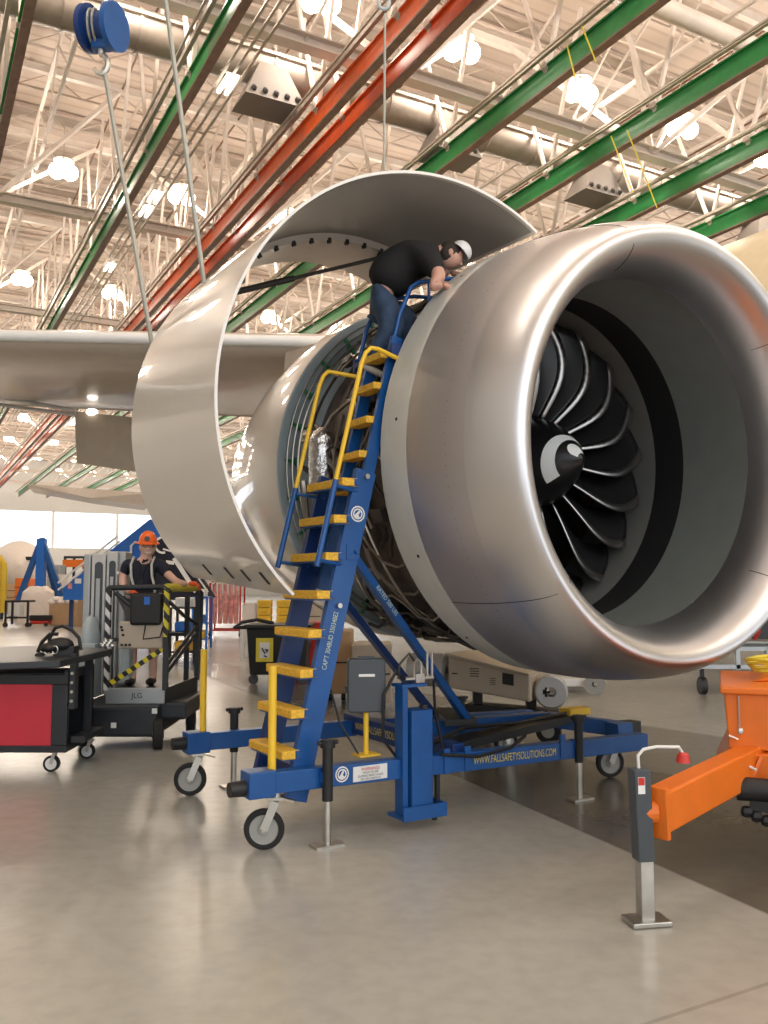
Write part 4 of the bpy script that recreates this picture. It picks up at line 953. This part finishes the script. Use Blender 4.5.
for x_ in (-.085, .135):
    b = MB(); b.tube([PP(x_+.01, 1.93, -.06), PP(x_, 1.85, -.135), PP(x_+.02, 1.72, -.185), PP(x_+.05, 1.6, -.175), PP(x_+.05, 1.5, -.16)], .014, 6); b.build('reflective_strap', 'silverband', sh)
b = MB(); b.tube([PP(.02+.17*math.cos(a), 1.50, .175*math.sin(a)) for a in np.linspace(0, 6.28, 16)], .022, 6); b.build('belt', 'silverband', sh)
b = MB(); b.tube([PP(.0, 1.86, -.13), PP(.05, 1.7, -.185), PP(.09, 1.86, -.13)], .005, 5); b.box(PP(.05, 1.66, -.19), (.015, 0, 0), (0, .003, 0), (0, 0, .02)); b.build('lanyard', 'ink', sh)
b = MB(); b.box(PP(-.235, 1.76, -.09), (.012, 0, 0), (0, .004, 0), (0, 0, .014)); b.build('sleeve_emblem', 'labelw', sh)
p_, e_, r_ = sub([0, 15, 16, 19, 20], ed, 1.2, .015); skin('shorts', p_, e_, r_, 'greycloth', wk)
for x_ in (-.09, .135):
    b = MB(); b.ball(PP(x_, .605, -.05), .05, .13, .045, n=12); b.build('shoe', 'black', wk)
hd = PP(.07, 2.045, -.06); fx = V3((.35, -.92, -.2)).normalized(); fs_ = fx.cross(Z).normalized(); fu = fs_.cross(fx)
b = MB(); b.ball(hd, .084, .098, .118, n=20, X=fs_, Y=fx, Zv=fu); b.ball(hd+fx*.03-fu*.06, .055, .055, .05, n=14, X=fs_, Y=fx, Zv=fu); b.ball(hd+fx*.095-fu*.012, .014, .02, .024, n=10, X=fs_, Y=fx, Zv=fu)
for s_ in (-1, 1): b.ball(hd+fs_*.08*s_-fu*.01, .012, .02, .03, n=8, X=fs_, Y=fx, Zv=fu)
hdo = b.build('head', 'skin', wk)
b = MB(); b.tube([hd+fs_*x+fx*(.088-.4*x*x*10*.1)-fu*(.055-.25*abs(x)) for x in (-.03, -.015, 0, .015, .03)], .006, 6); b.build('mouth', 'labelw', hdo)
b = MB()
for s_ in (-1, 1):
    c_ = hd+fx*.095+fs_*.032*s_+fu*.02; b.tube([c_+fs_*math.cos(a)*.024+fu*math.sin(a)*.017 for a in np.linspace(0, 6.28, 14)], .0035, 5); b.tube([c_+fs_*.024*s_, hd+fs_*.082*s_+fu*.02], .003, 5)
b.build('glasses', 'glasses', hdo)
b = MB()
for s_ in (-1, 1): b.ball(hd+fx*.082+fs_*.032*s_+fu*.02, .01, .006, .006, n=8)
b.build('eyes', 'ink', hdo)
ht = hd+fu*.045
b = MB(); b.ball(ht, .096, .115, .125, n=24, X=fs_, Y=fx, Zv=fu, th=math.pi/2)
b.rev([(0, .09), (-.008, .125), (-.012, .125), (-.008, .09)], ht, fu, 28, ref=fx); b.ball(ht+fx*.09, .07, .07, .012, n=14, X=fs_, Y=fx, Zv=fu); hh = b.build('hard_hat', 'hat', wk)
b = MB(); em = ht+fx*.103+fu*.052+fs_*.02; ne = (fx*.8+fu*.6).normalized(); b.cyl(em-ne*.01, em+ne*.008, .028, n=18); b.build('hat_emblem', 'grey', hh)
def hand(parent, wrist, d, nrm, m, s=1.0, curl=.9, name='hand'):
    d = V3(d).normalized(); nrm = V3(nrm).normalized(); sd = d.cross(nrm).normalized(); P = [wrist, wrist+d*.045*s, wrist+d*.085*s]; Rr = [.026*s, .034*s, .034*s]; ed = [(0, 1), (1, 2)]
    for k, (off, ln) in enumerate(((-.03, .07), (-.01, .08), (.01, .075), (.03, .06))):
        b0 = len(P); base = wrist+d*.088*s+sd*off*s; dd = d
        P.append(base); Rr.append(.010*s); ed.append((2, b0)); a = 0; p = base
        for j in range(3):
            a += curl*.6; p = p+(d*math.cos(a)-nrm*math.sin(a))*ln*s/3; P.append(p); Rr.append(.009*s); ed.append((b0+j, b0+j+1))
    b0 = len(P); p = wrist+d*.03*s-sd*.035*s; P += [p, p+(d*.5-sd*.6-nrm*.3)*.04*s, p+(d*.9-sd*.6-nrm*.6)*.06*s]; Rr += [.012*s, .011*s, .009*s]; ed += [(1, b0), (b0, b0+1), (b0+1, b0+2)]
    return skin(name, P, ed, Rr, m, parent, 1)
hand(wk, PP(.50, 1.645, -.02), (.85, .35, -.05), (0, -.2, 1), 'glove', 1.15, 1.1, 'gloved_hand')
hand(wk, PP(-.06, 1.56, -.22), (.6, -.7, -.1), (0, 0, 1), 'glove', 1.0, 1.0, 'gloved_hand')

# ------------------------------------------------------------------ worker bent over the engine
w2 = thing('person', 'worker in black shirt and jeans bending over the engine from the ladder top', 'person', at(392, 345, 6.55))
def Q(px, py, Y): return at(px, py, Y)
bd2 = [Q(381, 292, 6.45), Q(391, 274, 6.45), Q(407, 260, 6.45), Q(424, 252, 6.43), Q(437, 250, 6.4), Q(446, 253, 6.4), Q(455, 257, 6.4),
       Q(431, 262, 6.22), Q(440, 276, 6.12), Q(432, 288, 6.08), Q(443, 284, 6.08),
       Q(428, 264, 6.64), Q(440, 275, 6.7), Q(450, 272, 6.7),
       Q(386, 304, 6.35), Q(397, 330, 6.28), Q(378, 350, 6.35), Q(372, 364, 6.4), Q(380, 368, 6.33),
       Q(388, 304, 6.55), Q(404, 328, 6.5), Q(392, 352, 6.55), Q(388, 366, 6.55), Q(397, 368, 6.48)]
ed2 = [(0, 1), (1, 2), (2, 3), (3, 4), (4, 5), (5, 6), (3, 7), (7, 8), (8, 9), (9, 10), (3, 11), (11, 12), (12, 13), (0, 14), (14, 15), (15, 16), (16, 17), (17, 18), (0, 19), (19, 20), (20, 21), (21, 22), (22, 23)]
rd2 = [.17, .17, .175, .14, .06, .075, .06, .075, .058, .042, .03, .075, .05, .035, .13, .10, .06, .045, .04, .13, .10, .06, .045, .04]
rb_ = [r*(.5 if i in (0, 1, 14, 15, 19, 20) else .75 if i in (1, 2, 3, 7, 11, 16, 21) else 1) for i, r in enumerate(rd2)]; skin('body', bd2, ed2, rb_, 'skin2', w2)
body_, rd_ = bd2, rd2
p_, e_, r_ = sub([0, 1, 2, 3, 4, 7, 8, 11, 12], ed2, 1.08, .022); r_[4] = .09; r_[0] = .165; skin('shirt', p_, e_, r_, 'blackcloth', w2)
p_, e_, r_ = sub([1, 0, 14, 15, 16, 17, 19, 20, 21, 22], ed2, 1.08, .02); r_[0] = .17; r_[1] = .19; r_[2] = .16; r_[6] = .16; r_[3] = .12; r_[7] = .12; p_[0] = p_[1].lerp(p_[0], .45); skin('jeans', p_, e_, r_, 'denim', w2)
hc2 = Q(450, 256, 6.4); f2 = V3((.8, 0, -.6)).normalized(); s2 = V3((0, 1, 0)); u2 = f2.cross(s2)
if u2.x < 0: u2 = -u2
b = MB(); b.ball(hc2, .082, .1, .1, n=18, X=s2, Y=f2, Zv=u2); b.ball(hc2-s2*.083, .02, .015, .028, n=8); b.ball(hc2+f2*.1, .015, .02, .02, n=8); h2 = b.build('head', 'skin2', w2)
b = MB(); b.ball(hc2-f2*.012+u2*.012, .086, .098, .095, n=18, X=s2, Y=f2, Zv=u2, th=math.pi*.55); b.ball(hc2-f2*.03-s2*.02-Z*.02, .07, .07, .07, n=12); b.build('hair', 'hair', w2)
b = MB(); cc_ = hc2+V3((.085, 0, .035)); b.ball(cc_, .085, .1, .075, n=16, X=V3((.7, 0, -.7)), Y=s2, Zv=V3((.7, 0, .7)), th=math.pi*.55); b.build('white_cap', 'white', w2)
hand(w2, Q(443, 284, 6.08), (.8, .5, -.3), (0, -.5, .8), 'skin2', 1.0, .8)
hand(w2, Q(450, 272, 6.7), (.8, .3, -.3), (0, -.5, .8), 'skin2', 1.0, .8)
for (px, py, Y) in ((376, 368, 6.36), (393, 369, 6.5)):
    b = MB(); b.ball(Q(px, py, Y), .13, .05, .05, n=14, X=V3((.85, .3, -.35)).normalized(), Y=V3((-.3, .95, 0)).normalized(), Zv=V3((.35, 0, .9)).normalized()); sh = b.build('shoe', 'black', w2)
    b = MB(); b.ball(Q(px, py, Y)-Z*.03, .125, .052, .022, n=12, X=V3((.85, .3, -.35)).normalized(), Y=V3((-.3, .95, 0)).normalized(), Zv=V3((.35, 0, .9)).normalized()); b.build('sole', 'white', sh)

# ------------------------------------------------------------------ middle distance equipment
def fp(px, Y): return V3((X(px, Y), Y, 0))
# black bin with yellow sign
t = thing('waste_cart', 'black wheeled bin with a yellow framed sign behind the ladder', 'bin', fp(277, 14.3))
x0, x1 = X(248, 14.3), X(309, 14.3)
b = MB(); b.prism([(x0+.05, 14.3, .16), (x1-.05, 14.3, .16), (x1, 14.25, .92), (x0, 14.25, .92)], (0, .8, 0)); b.build('tub', 'black', t, smooth=False, bevel=.02)
b = MB(); b.ab(x0-.04, x1+.05, 14.2, 15.15, .92, .97); b.tube([(x0-.0, 14.3, .93), (x0-.22, 14.4, .92), (x0-.12, 14.5, 1.0), (x0+.12, 14.6, 1.04), (x0+.4, 14.6, .98)], .03, 8); b.build('lid', 'black', t)
sx0, sx1 = X(257, 14.2), X(274, 14.2); b = MB(); b.ab(sx0, sx1, 14.215, 14.235, .38, .76); s = b.build('yellow_sign', 'signyel', t, smooth=False)
b = MB(); b.ab(sx0+.06, sx1-.06, 14.208, 14.214, .44, .69); s2_ = b.build('sign_centre', 'labelw', s, smooth=False)
b = MB()
for (a, c_, d, e) in ((.1, .62, .15, .53), (.15, .6, .2, .58), (.17, .55, .2, .6), (.13, .5, .18, .48)): b.bar((sx0+a, 14.2, c_-.02), (sx0+d, 14.2, e-.02), .02, .014, up=(0, 1, 0))
b.build('sign_marks', 'ink', s2_, smooth=False)
for x_ in (x0+.1, x1-.1):
    b = MB(); b.rev([(-.025, 0), (-.025, .08), (.025, .08), (.025, 0)], (x_, 14.4, .08), (0, 1, 0), 18); b.build('wheel', 'grey', t)
b = MB(); b.ab(X(292, 15.6), X(330, 15.6), 15.6, 16.3, 0, .95)
rc = tag(b.build('red_cabinet', 'redp', smooth=False, bevel=.02, loc=fp(311, 15.6)), 'red tool cabinet half hidden behind the ladder rail', 'cabinet')
b = MB()
for i in range(5): b.ab(X(293, 15.6), X(329, 15.6), 15.585, 15.6, .2+.15*i, .205+.15*i)
b.build('drawer_gaps', 'ink', rc, smooth=False)
# table with yellow cases
t = thing('work_table', 'white work table behind the black bin', 'table', fp(285, 19)); xa, xb = X(240, 19), X(318, 19)
b = MB(); b.ab(xa, xb, 19, 19.9, .72, .77); b.build('table_top', 'white', t, smooth=False)
for x_ in (xa+.05, xb-.05):
    for y_ in (19.05, 19.85): b = MB(); b.ab(x_-.03, x_+.03, y_-.03, y_+.03, 0, .72); b.build('leg', 'white', t, smooth=False)
for k, (pa_, pb_) in enumerate(((258, 271), (277, 291))):
    for j in range(3):
        b = MB(); z0 = .77+.17*j; b.ab(X(pa_, 19.2), X(pb_, 19.2), 19.2, 19.6, z0+.003, z0+.165)
        o = b.build('yellow_case', 'yellow', smooth=False, bevel=.02, loc=V3((X(pa_, 19.2), 19.2, z0)))
        tag(o, 'yellow plastic case, %s in the %s stack behind the black bin' % (['bottom', 'middle', 'top'][j], ['left', 'right'][k]), 'case', 'yellow stacked cases')
        b = MB(); b.ab(X(pa_, 19.2)+.08, X(pb_, 19.2)-.08, 19.17, 19.2, z0+.07, z0+.1); b.build('handle', 'tread', o, smooth=False)
# red rack of wrapped parts
t = thing('parts_rack', 'red wheeled rack hung with pink wrapped parts', 'rack', fp(225, 27)); xa, xb = X(211, 27), X(241, 27)
b = MB()
for x_ in (xa, xb):
    for y_ in (27, 27.8): b.bar((x_, y_, .15), (x_, y_, 1.72), .05, .05)
for z in (.2, 1.7):
    b.bar((xa, 27, z), (xb, 27, z), .05, .05); b.bar((xa, 27.8, z), (xb, 27.8, z), .05, .05)
b.build('frame', 'redp', t, smooth=False)
b = MB()
for i in range(8): b.bar((xa-.35+.16*i, 26.7, 1.62), (xa-.05+.16*i, 27.6, 1.98), .035, .035)
b.build('pale_rods', 'cloth', t, smooth=False)
for i in range(5):
    x_ = xa+.12+.17*i; b = MB(); b.tube([(x_, 27.1, .4), (x_+.02*math.sin(i), 27.1, .8), (x_, 27.1, 1.2), (x_-.02, 27.1, 1.62)], [.07, .085, .08, .05], 8); b.build('pink_wrapped_part', 'pink', t)
for x_ in (xa, xb): b = MB(); b.cyl((x_-.03, 27, .08), (x_+.03, 27, .08), .08, n=12); b.build('wheel', 'black', t)
# tan crate and box behind ladder
for (pa_, pb_, Y, z0, z1, mm, lb, nm) in ((322, 352, 12.2, .12, .98, 'card', 'tan crate standing behind the ladder rails', 'tan_crate'), (243, 256, 24, 0.0, 1.1, 'cloth', 'pale cabinet beside the red rack', 'pale_cabinet'), (300, 322, 23, 0, 1.55, 'tan', 'beige cabinet behind the yellow cases', 'beige_cabinet'), (352, 392, 11.4, .1, .85, 'tan', 'wide tan box under the engine behind the grey case', 'tan_box')):
    b = MB(); b.ab(X(pa_, Y), X(pb_, Y), Y, Y+.8, z0, z1); o = tag(b.build(nm, mm, smooth=False, bevel=.02, loc=fp((pa_+pb_)/2, Y)), lb, 'box')
    b = MB(); b.ab(X(pa_, Y)+.03, X(pb_, Y)-.03, Y-.012, Y, (z0+z1)/2-.01, (z0+z1)/2+.01); b.build('seam', 'dark', o, smooth=False)
    if z0 > 0:
        for x_ in (X(pa_, Y)+.12, X(pb_, Y)-.12):
            b = MB(); b.cyl((x_-.03, Y+.2, z0/2), (x_+.03, Y+.2, z0/2), z0/2, n=10); b.build('wheel', 'black', o)
# engine transport cradle: tan box with controls
t = thing('ground_cart', 'low tan ground support cart with dark screen under the engine', 'cart', (1.2, 9.2, 0))
ga = V3((X(447, 9.3), 9.3, 0)); gb_ = V3((X(528, 8.9), 8.9, 0)); gd = (gb_-ga).normalized(); gn = Z.cross(gd)
def G(x, y, z): return ga+gd*x+gn*y+Z*z
GL = (gb_-ga).length
b = MB(); b.prism([G(0, 0, .55), G(GL, 0, .45), G(GL, 0, .72), G(0, 0, .88)], gn*.7); bo = b.build('cart_body', 'tan', t, smooth=False, bevel=.02)
b = MB(); b.prism([G(.62*GL+.05, -.004, .62), G(.62*GL+.17, -.004, .605), G(.62*GL+.17, -.004, .72), G(.62*GL+.05, -.004, .735)], gn*.005); b.build('screen', 'dark', bo, smooth=False)
b = MB()
for i in range(4): b.box(G(.3+.0*i, -.003, .76-.025*i), gd*.05, gn*.002, Z*.004); b.box(G(.08, -.003, .70), gd*.03, gn*.002, Z*.006); b.box(G(.5, -.003, .67-.02*i), gd*.03, gn*.002, Z*.003)
b.build('markings', 'ink', bo, smooth=False)
b = MB(); b.prism([G(0, -.03, .88), G(GL, -.03, .72), G(GL, -.03, .74), G(0, -.03, .91)], gn*.75); b.build('lid', 'tan', bo, smooth=False, bevel=.008)
b = MB(); b.rev([(-.1, .05), (-.1, .15), (-.07, .17), (.07, .17), (.1, .15), (.1, .05)], G(GL+.16, .2, .55), gd*.3-gn, 24); b.build('end_drum', 'alu_light', t)
b = MB()
for a in range(5): b.bar(G(GL+.13, .09, .55), G(GL+.13+.05*math.cos(a*1.256), .09, .55+.05*math.sin(a*1.256)), .02, .02, up=gn)
b.build('star_knob', 'dark', t)
b = MB(); b.bar(G(.1, .35, .3), G(GL+.3, .35, .28), .25, .12); b.bar(G(.2, .35, .3), G(.2, .35, .6), .1, .1); b.bar(G(GL-.1, .35, .3), G(GL-.1, .35, .5), .1, .1); b.build('chassis', 'black', t, smooth=False)
b = MB(); b.rev([(-.2, .05), (-.2, .18), (.2, .18), (.2, .05)], G(-.25, .1, .72), gd, 20); b.build('side_drum', 'alu_light', t)
for x_ in (.25, GL+.1):
    b = MB(); b.rev([(-.03, .07), (-.03, .13), (.03, .13), (.03, .07)], G(x_, .3, .13), gn, 20); wh = b.build('wheel', 'rubber', t)
    b = MB(); b.rev([(-.032, 0), (-.032, .07), (.032, .07), (.032, 0)], G(x_, .3, .13), gn, 16); b.build('wheel_hub', 'tyre_hub', wh)
    b = MB(); b.bar(G(x_, .3, .13), G(x_, .3, .3), .05, .03); b.build('fork', 'dark', t)
t = thing('white_dolly', 'low white dolly with grey wheel beyond the engine underside', 'dolly', fp(570, 13.2))
b = MB(); b.ab(X(540, 13.2), X(592, 13.2), 13.2, 14.2, .10, .22); b.build('deck', 'white', t, smooth=False, bevel=.02)
b = MB(); b.rev([(-.06, .04), (-.06, .15), (.06, .15), (.06, .04)], (X(592, 13.1), 13.1, .15), (.3, 1, 0), 20); b.build('wheel', 'tyre_hub', t)
b = MB(); b.rev([(-.06, .04), (-.06, .15), (.06, .15), (.06, .04)], (X(545, 13.1), 13.9, .15), (.3, 1, 0), 20); b.build('wheel', 'tyre_hub', t)
# grey rack at right
t = thing('pipe_trolley', 'grey metal trolley with pipes behind the orange trailer', 'trolley', fp(735, 13)); xa, xb = X(694, 13), X(800, 13)
b = MB()
for x_ in (xa, (xa+xb)/2-.2, (xa+xb)/2+.25, xb): b.bar((x_, 13, .38), (x_, 13, .70), .08, .06)
b.bar((xa, 13, .68), (xb, 13, .68), .06, .06); b.bar((xa, 13, .42), (xb, 13, .42), .08, .06); b.bar((xa, 13.7, .68), (xb, 13.7, .68), .06, .06); b.bar((xa, 13, .42), (xa, 13.7, .42), .06, .06); b.build('frame', 'alu', t, smooth=False)
b = MB()
for i in range(6): b.tube([(xa+.05, 13.1+.1*i, .72), ((xa+xb)/2, 13.1+.1*i, .76), (xb, 13.15+.1*i, .74)], .035, 8)
b.build('pipes', 'alu', t)
for x_ in (xa+.1, xb-.3): b = MB(); b.rev([(-.04, 0), (-.04, .13), (.04, .13), (.04, 0)], (x_, 13.1, .13), (1, 0, 0), 16); b.bar((x_, 13.1, .13), (x_, 13.1, .42), .05, .05); b.build('wheel', 'black', t)
b = MB(); b.ball((X(752, 13.4), 13.4, .95), .09, .09, .14, n=10); b.cyl((X(752, 13.4), 13.4, .75), (X(752, 13.4), 13.4, .9), .03)
tag(b.build('red_canister', 'redp', loc=(X(752, 13.4), 13.4, .76)), 'small red canister on the grey trolley', 'canister')
b = MB(); b.box(HG(15.2, 13.6, .004), DU*.6, DV*2.4, Z*.003); tag(b.build('floor_mat', 'rubber', smooth=False, loc=HG(15.2, 13.6, 0)), 'dark flat mat on the floor beyond the orange trailer', 'mat')
b = MB(); b.ab(X(700, 24), X(860, 24), 24, 25, 0, 1.9); t = tag(b.build('dark_cabinet', 'lift_dark', smooth=False, bevel=.03, loc=fp(760, 24)), 'tall dark cabinet in the background at the right edge', 'cabinet')

# ------------------------------------------------------------------ far left background
t = thing('black_trolley', 'small black framed trolley under the blue tripod', 'trolley', fp(18, 33)); xa, xb = X(8, 33), X(30, 33)
b = MB()
for x_ in (xa, xa+.25, xb):
    b.bar((x_, 33, .1), (x_, 33, .98), .07, .07)
b.bar((xa, 33, .96), (xb, 33, .96), .07, .07); b.bar((xa, 33, .35), (xb, 33, .35), .07, .07); b.bar((xa, 33.6, .96), (xb, 33.6, .96), .07, .07); b.bar((xa, 33, .96), (xa, 33.6, .96), .07, .07); b.bar((xb, 33, .96), (xb, 33.6, .96), .07, .07); b.build('frame', 'black', t, smooth=False)
b = MB(); b.ab(xa+.05, xa+.5, 33.05, 33.5, .4, .9); b.build('white_bin', 'white', t, smooth=False, bevel=.03)
for x_ in (xa, xb): b = MB(); b.cyl((x_, 32.97, .08), (x_, 33.03, .08), .09, n=12); b.build('wheel', 'black', t)
t = thing('floor_jack', 'low red floor jack beside the black trolley', 'jack', fp(40, 33.5)); b = MB(); b.ab(X(32, 33.5), X(50, 33.5), 33.5, 33.9, .08, .2); b.build('frame', 'redp', t, smooth=False, bevel=.03)
b = MB(); b.ab(X(30, 33.5), X(52, 33.5), 33.6, 33.8, .2, .42); b.build('lift_arm', 'black', t, smooth=False, bevel=.04)
for x_ in (33, 49): b = MB(); b.cyl((X(x_, 33.5), 33.4, .07), (X(x_, 33.5), 33.48, .07), .07, n=10); b.build('wheel', 'black', t)
def drape(cx_, cy_, w_, d_, h, seed, flare=.25):
    b = MB(); n = 28; rings = 7; vs_ = []; fs = []; rn = random.Random(seed)
    ph = [rn.uniform(0, 6) for _ in range(3)]
    for i in range(rings+1):
        f = i/rings; z = h*(1-f)
        for j in range(n):
            a = 2*math.pi*j/n; fold = 1+.06*f*math.sin(7*a+ph[0])+.05*f*math.sin(11*a+ph[1]); k = (1-flare+flare*f)*fold
            if i == 0: k *= .6
            vs_.append(V3((cx_+w_/2*k*math.copysign(abs(math.cos(a))**.6, math.cos(a)), cy_+d_/2*k*math.copysign(abs(math.sin(a))**.6, math.sin(a)), z+(.03*math.sin(5*a+ph[2]) if i < 3 else 0)+.004)))
    for i in range(rings):
        for j in range(n): fs.append((i*n+j, i*n+(j+1) % n, (i+1)*n+(j+1) % n, (i+1)*n+j))
    fs.append(tuple(range(n))); return b.add(vs_, fs)
tag(drape(X(40, 36), 36, 1.45, 1.2, 1.5, 1).build('draped_stand', 'cloth', loc=fp(40, 36)), 'tall stand covered with a pleated white dust sheet', 'covered stand')
t = thing('cardboard_box', 'large open cardboard box topped with crumpled clear plastic', 'box', fp(65, 34)); b = MB(); b.ab(X(51, 34), X(78, 34), 34, 34.9, .02, .85); b.build('carton', 'card', t, smooth=False, bevel=.01)
b = MB(); 
for i in range(9): b.ball((X(53+i*2.9, 34), 34.2+.05*(i % 3), .9+.12*math.sin(i*1.1)**2), .2, .25, .14, n=12)
b.build('plastic_wrap', 'plastic', t)
b = MB(); b.ab(X(79, 33), X(86, 33), 33, 33.5, 0, 1.25); tag(b.build('brown_panel', 'card', smooth=False, loc=fp(82, 33)), 'narrow brown board standing beside the grey lift mast', 'board')
t = thing('maintenance_tower', 'yellow ribbed staging tower at the left edge', 'staging', fp(0, 40)); b = MB(); xa = X(-12, 40); xb = X(7.5, 40)
b.tube([(xb-.15, 40, .3), (xb-.12, 40, 1.5), (xb-.15, 40, 2.5), (xb-.35, 40, 2.8), (xb-.6, 40, 2.75)], .16, 10); b.build('side_frame', 'yellow_tower', t)
b = MB()
for i in range(9): b.bar((xa, 40, .4+.27*i), (xb-.1, 40, .4+.27*i), .1, .08)
b.build('rungs', 'yellow_tower', t, smooth=False)
b = MB(); b.bar((xb-.15, 40, 0), (xb-.15, 40, .4), .12, .12); b.build('foot', 'black', t)
t = thing('tripod_jack', 'tall blue aircraft tripod jack far behind the lift', 'jack', fp(42, 40)); ap = at(42, 539, 40)
for (px, dy, pz) in ((14, 0, 0.05), (72, 0, .05), (40, 3, .05)):
    b = MB(); e_ = V3((X(px, 40), 40+dy, pz)); b.bar(ap, e_, .22, .22); b.build('leg', 'blue', t, smooth=False)
b = MB(); b.bar(ap, (ap.x, 40, 1.0), .36, .36); b.build('ram_column', 'signblue', t, smooth=False)
b = MB(); b.bar((X(14, 40), 40, .5), (X(72, 40), 40, .5), .08, .08); b.build('tie_bar', 'blue', t, smooth=False)
# blue boarding stairs
t = thing('boarding_stairs', 'large blue mobile boarding stairs rising behind the worker', 'stairs', fp(110, 30)); Yb = 30
b = MB(); b.prism([at(63, 600, Yb), at(63, 588, Yb), at(150, 519, Yb), at(160, 525, Yb), at(160, 600, Yb)], (0, 1.4, 0)); sb = b.build('side_panel', 'signblue', t, smooth=False)
b = MB(); b.bar(at(58, 583, Yb-.1), at(118, 536, Yb-.1), .06, .06); b.bar(at(58, 590, Yb-.1), at(120, 541, Yb-.1), .08, .05); b.tube([at(131, 560, Yb-.1), at(131, 546, Yb-.1), at(135, 542, Yb-.1), at(142, 544, Yb-.1)], .04, 6); b.build('handrail', 'white', t)
b = MB()
for px in (70, 90, 110, 150): b.bar((X(px, Yb), Yb+.3, 0), (X(px, Yb), Yb+.3, 1.4), .12, .12)
b.build('support_leg', 'blue_dark', t, smooth=False)
b = MB(); q = at(78, 581, Yb-.02); b.box(q, (.11, 0, 0), (0, .01, 0), (0, 0, .085)); b.build('white_label', 'labelw', sb, smooth=False)
b = MB(); b.box(at(70, 586, Yb-.02), (.07, 0, 0), (0, .01, 0), (0, 0, .09)); b.build('red_white_label', 'pink', sb, smooth=False)
t = thing('navy_stairs', 'dark navy sloping stair side with white stripes right of the worker', 'stairs', fp(180, 24.5)); Yc = 24.5
b = MB(); b.prism([at(150, 545, Yc), at(165, 533, Yc), at(208, 598, Yc), at(190, 600, Yc), at(150, 600, Yc)], (0, 1.2, 0)); sb = b.build('side_panel', 'navy', t, smooth=False)
b = MB(); b.bar(at(163, 549, Yc-.03), at(178, 553, Yc-.03), .05, .03, up=(0, 1, 0)); b.bar(at(166, 562, Yc-.03), at(174, 563, Yc-.03), .1, .03, up=(0, 1, 0)); b.bar(at(174, 558, Yc-.03), at(196, 592, Yc-.03), .12, .03, up=(0, 1, 0)); b.tube(arc(at(163, 545, Yc-.03), (1, 0, 0), (0, 0, 1), .22, .3, 5, 14), .035, 5); b.build('white_stripes', 'labelw', sb, smooth=False)
b = MB(); b.bar(at(172, 540, Yc-.05), at(208, 592, Yc-.05), .04, .05, up=(0, 1, 0)); b.build('handrail', 'white', t)
b = MB(); b.bar((X(156, Yc), Yc+.3, 0), (X(156, Yc), Yc+.3, 1.4), .1, .1); b.bar((X(196, Yc), Yc+.3, 0), (X(196, Yc), Yc+.3, 1.3), .1, .1); b.build('support_leg', 'black', t, smooth=False)
# orange stand sign and machinery far left
b = MB(); b.ab(X(63, 60), X(84, 60), 60, 60.6, 2.75, 3.25); t = tag(b.build('gantry_cab', 'orange', smooth=False, loc=fp(72, 60)), 'orange boxy gantry deck far behind the blue stairs', 'gantry')
b = MB(); b.ab(X(64, 60), X(83, 60), 60, 60.6, 3.35, 3.5)
for px in (64, 73, 83): b.bar((X(px, 60), 60.3, 0), (X(px, 60), 60.3, 3.4), .15, .15)
b.build('gantry_frame', 'lift_dark', t, smooth=False)
for k, (px0_, px1_, Y, h, mm, lb) in enumerate(((8, 26, 50, 1.6, 'card', 'row of tan crates far behind the black trolley'), (16, 30, 45, 1.9, 'orange', 'orange crate far behind the tripod jack'), (48, 60, 50, 2.7, 'alu', 'grey work stand between the tripod and the blue stairs'), (56, 62, 46, 2.1, 'cloth', 'pale equipment box left of the blue stairs'))):
    b = MB(); b.ab(X(px0_, Y), X(px1_, Y), Y, Y+1, h*.35 if mm != 'card' else 0, h); o = tag(b.build('distant_crate', mm, smooth=False, bevel=.03, loc=fp((px0_+px1_)/2, Y)), lb, 'crate')
    b = MB()
    for x_ in (X(px0_, Y)+.1, X(px1_, Y)-.1): b.bar((x_, Y+.5, 0), (x_, Y+.5, h*.36), .1, .1)
    for zz in (.5, .75): b.ab(X(px0_, Y), X(px1_, Y), Y-.03, Y, h*zz, h*zz+.03)
    b.build('crate_frame', 'dark', o, smooth=False)
# small things in the dark lane between basket and rack
for k, (px, Y, w_, h, mm, lb) in enumerate(((184, 18, .5, 1.15, 'black', 'dark trolley seen through the basket rails'), (201, 22, .35, 1.3, 'signblue', 'blue trolley just left of the red rack'))):
    t = thing('shelf_trolley', lb, 'trolley', fp(px, Y)); xc = X(px, Y); b = MB()
    for sx in (-1, 1):
        for sy in (0, .6): b.bar((xc+sx*w_/2, Y+sy, 0), (xc+sx*w_/2, Y+sy, h), .05, .05)
    for z in (.25, .65, h): b.ab(xc-w_/2, xc+w_/2, Y, Y+.6, z-.03, z)
    b.build('frame', mm, t, smooth=False)
    for i, (z, m2) in enumerate(((.25, 'tread'), (.65, 'signblue'), (h, 'white'))):
        b = MB(); b.ab(xc-w_*.35, xc+w_*.3, Y+.05, Y+.45, z+.002, z+.2); tag(b.build('storage_bin', m2, smooth=False, bevel=.02, loc=(xc, Y, z)), '%s storage bin on the %s shelf of the %s' % ({'tread': 'yellow', 'signblue': 'blue', 'white': 'white'}[m2], ['bottom', 'middle', 'top'][i], 'trolley behind the basket rails' if k == 0 else 'trolley left of the red rack'), 'bin')
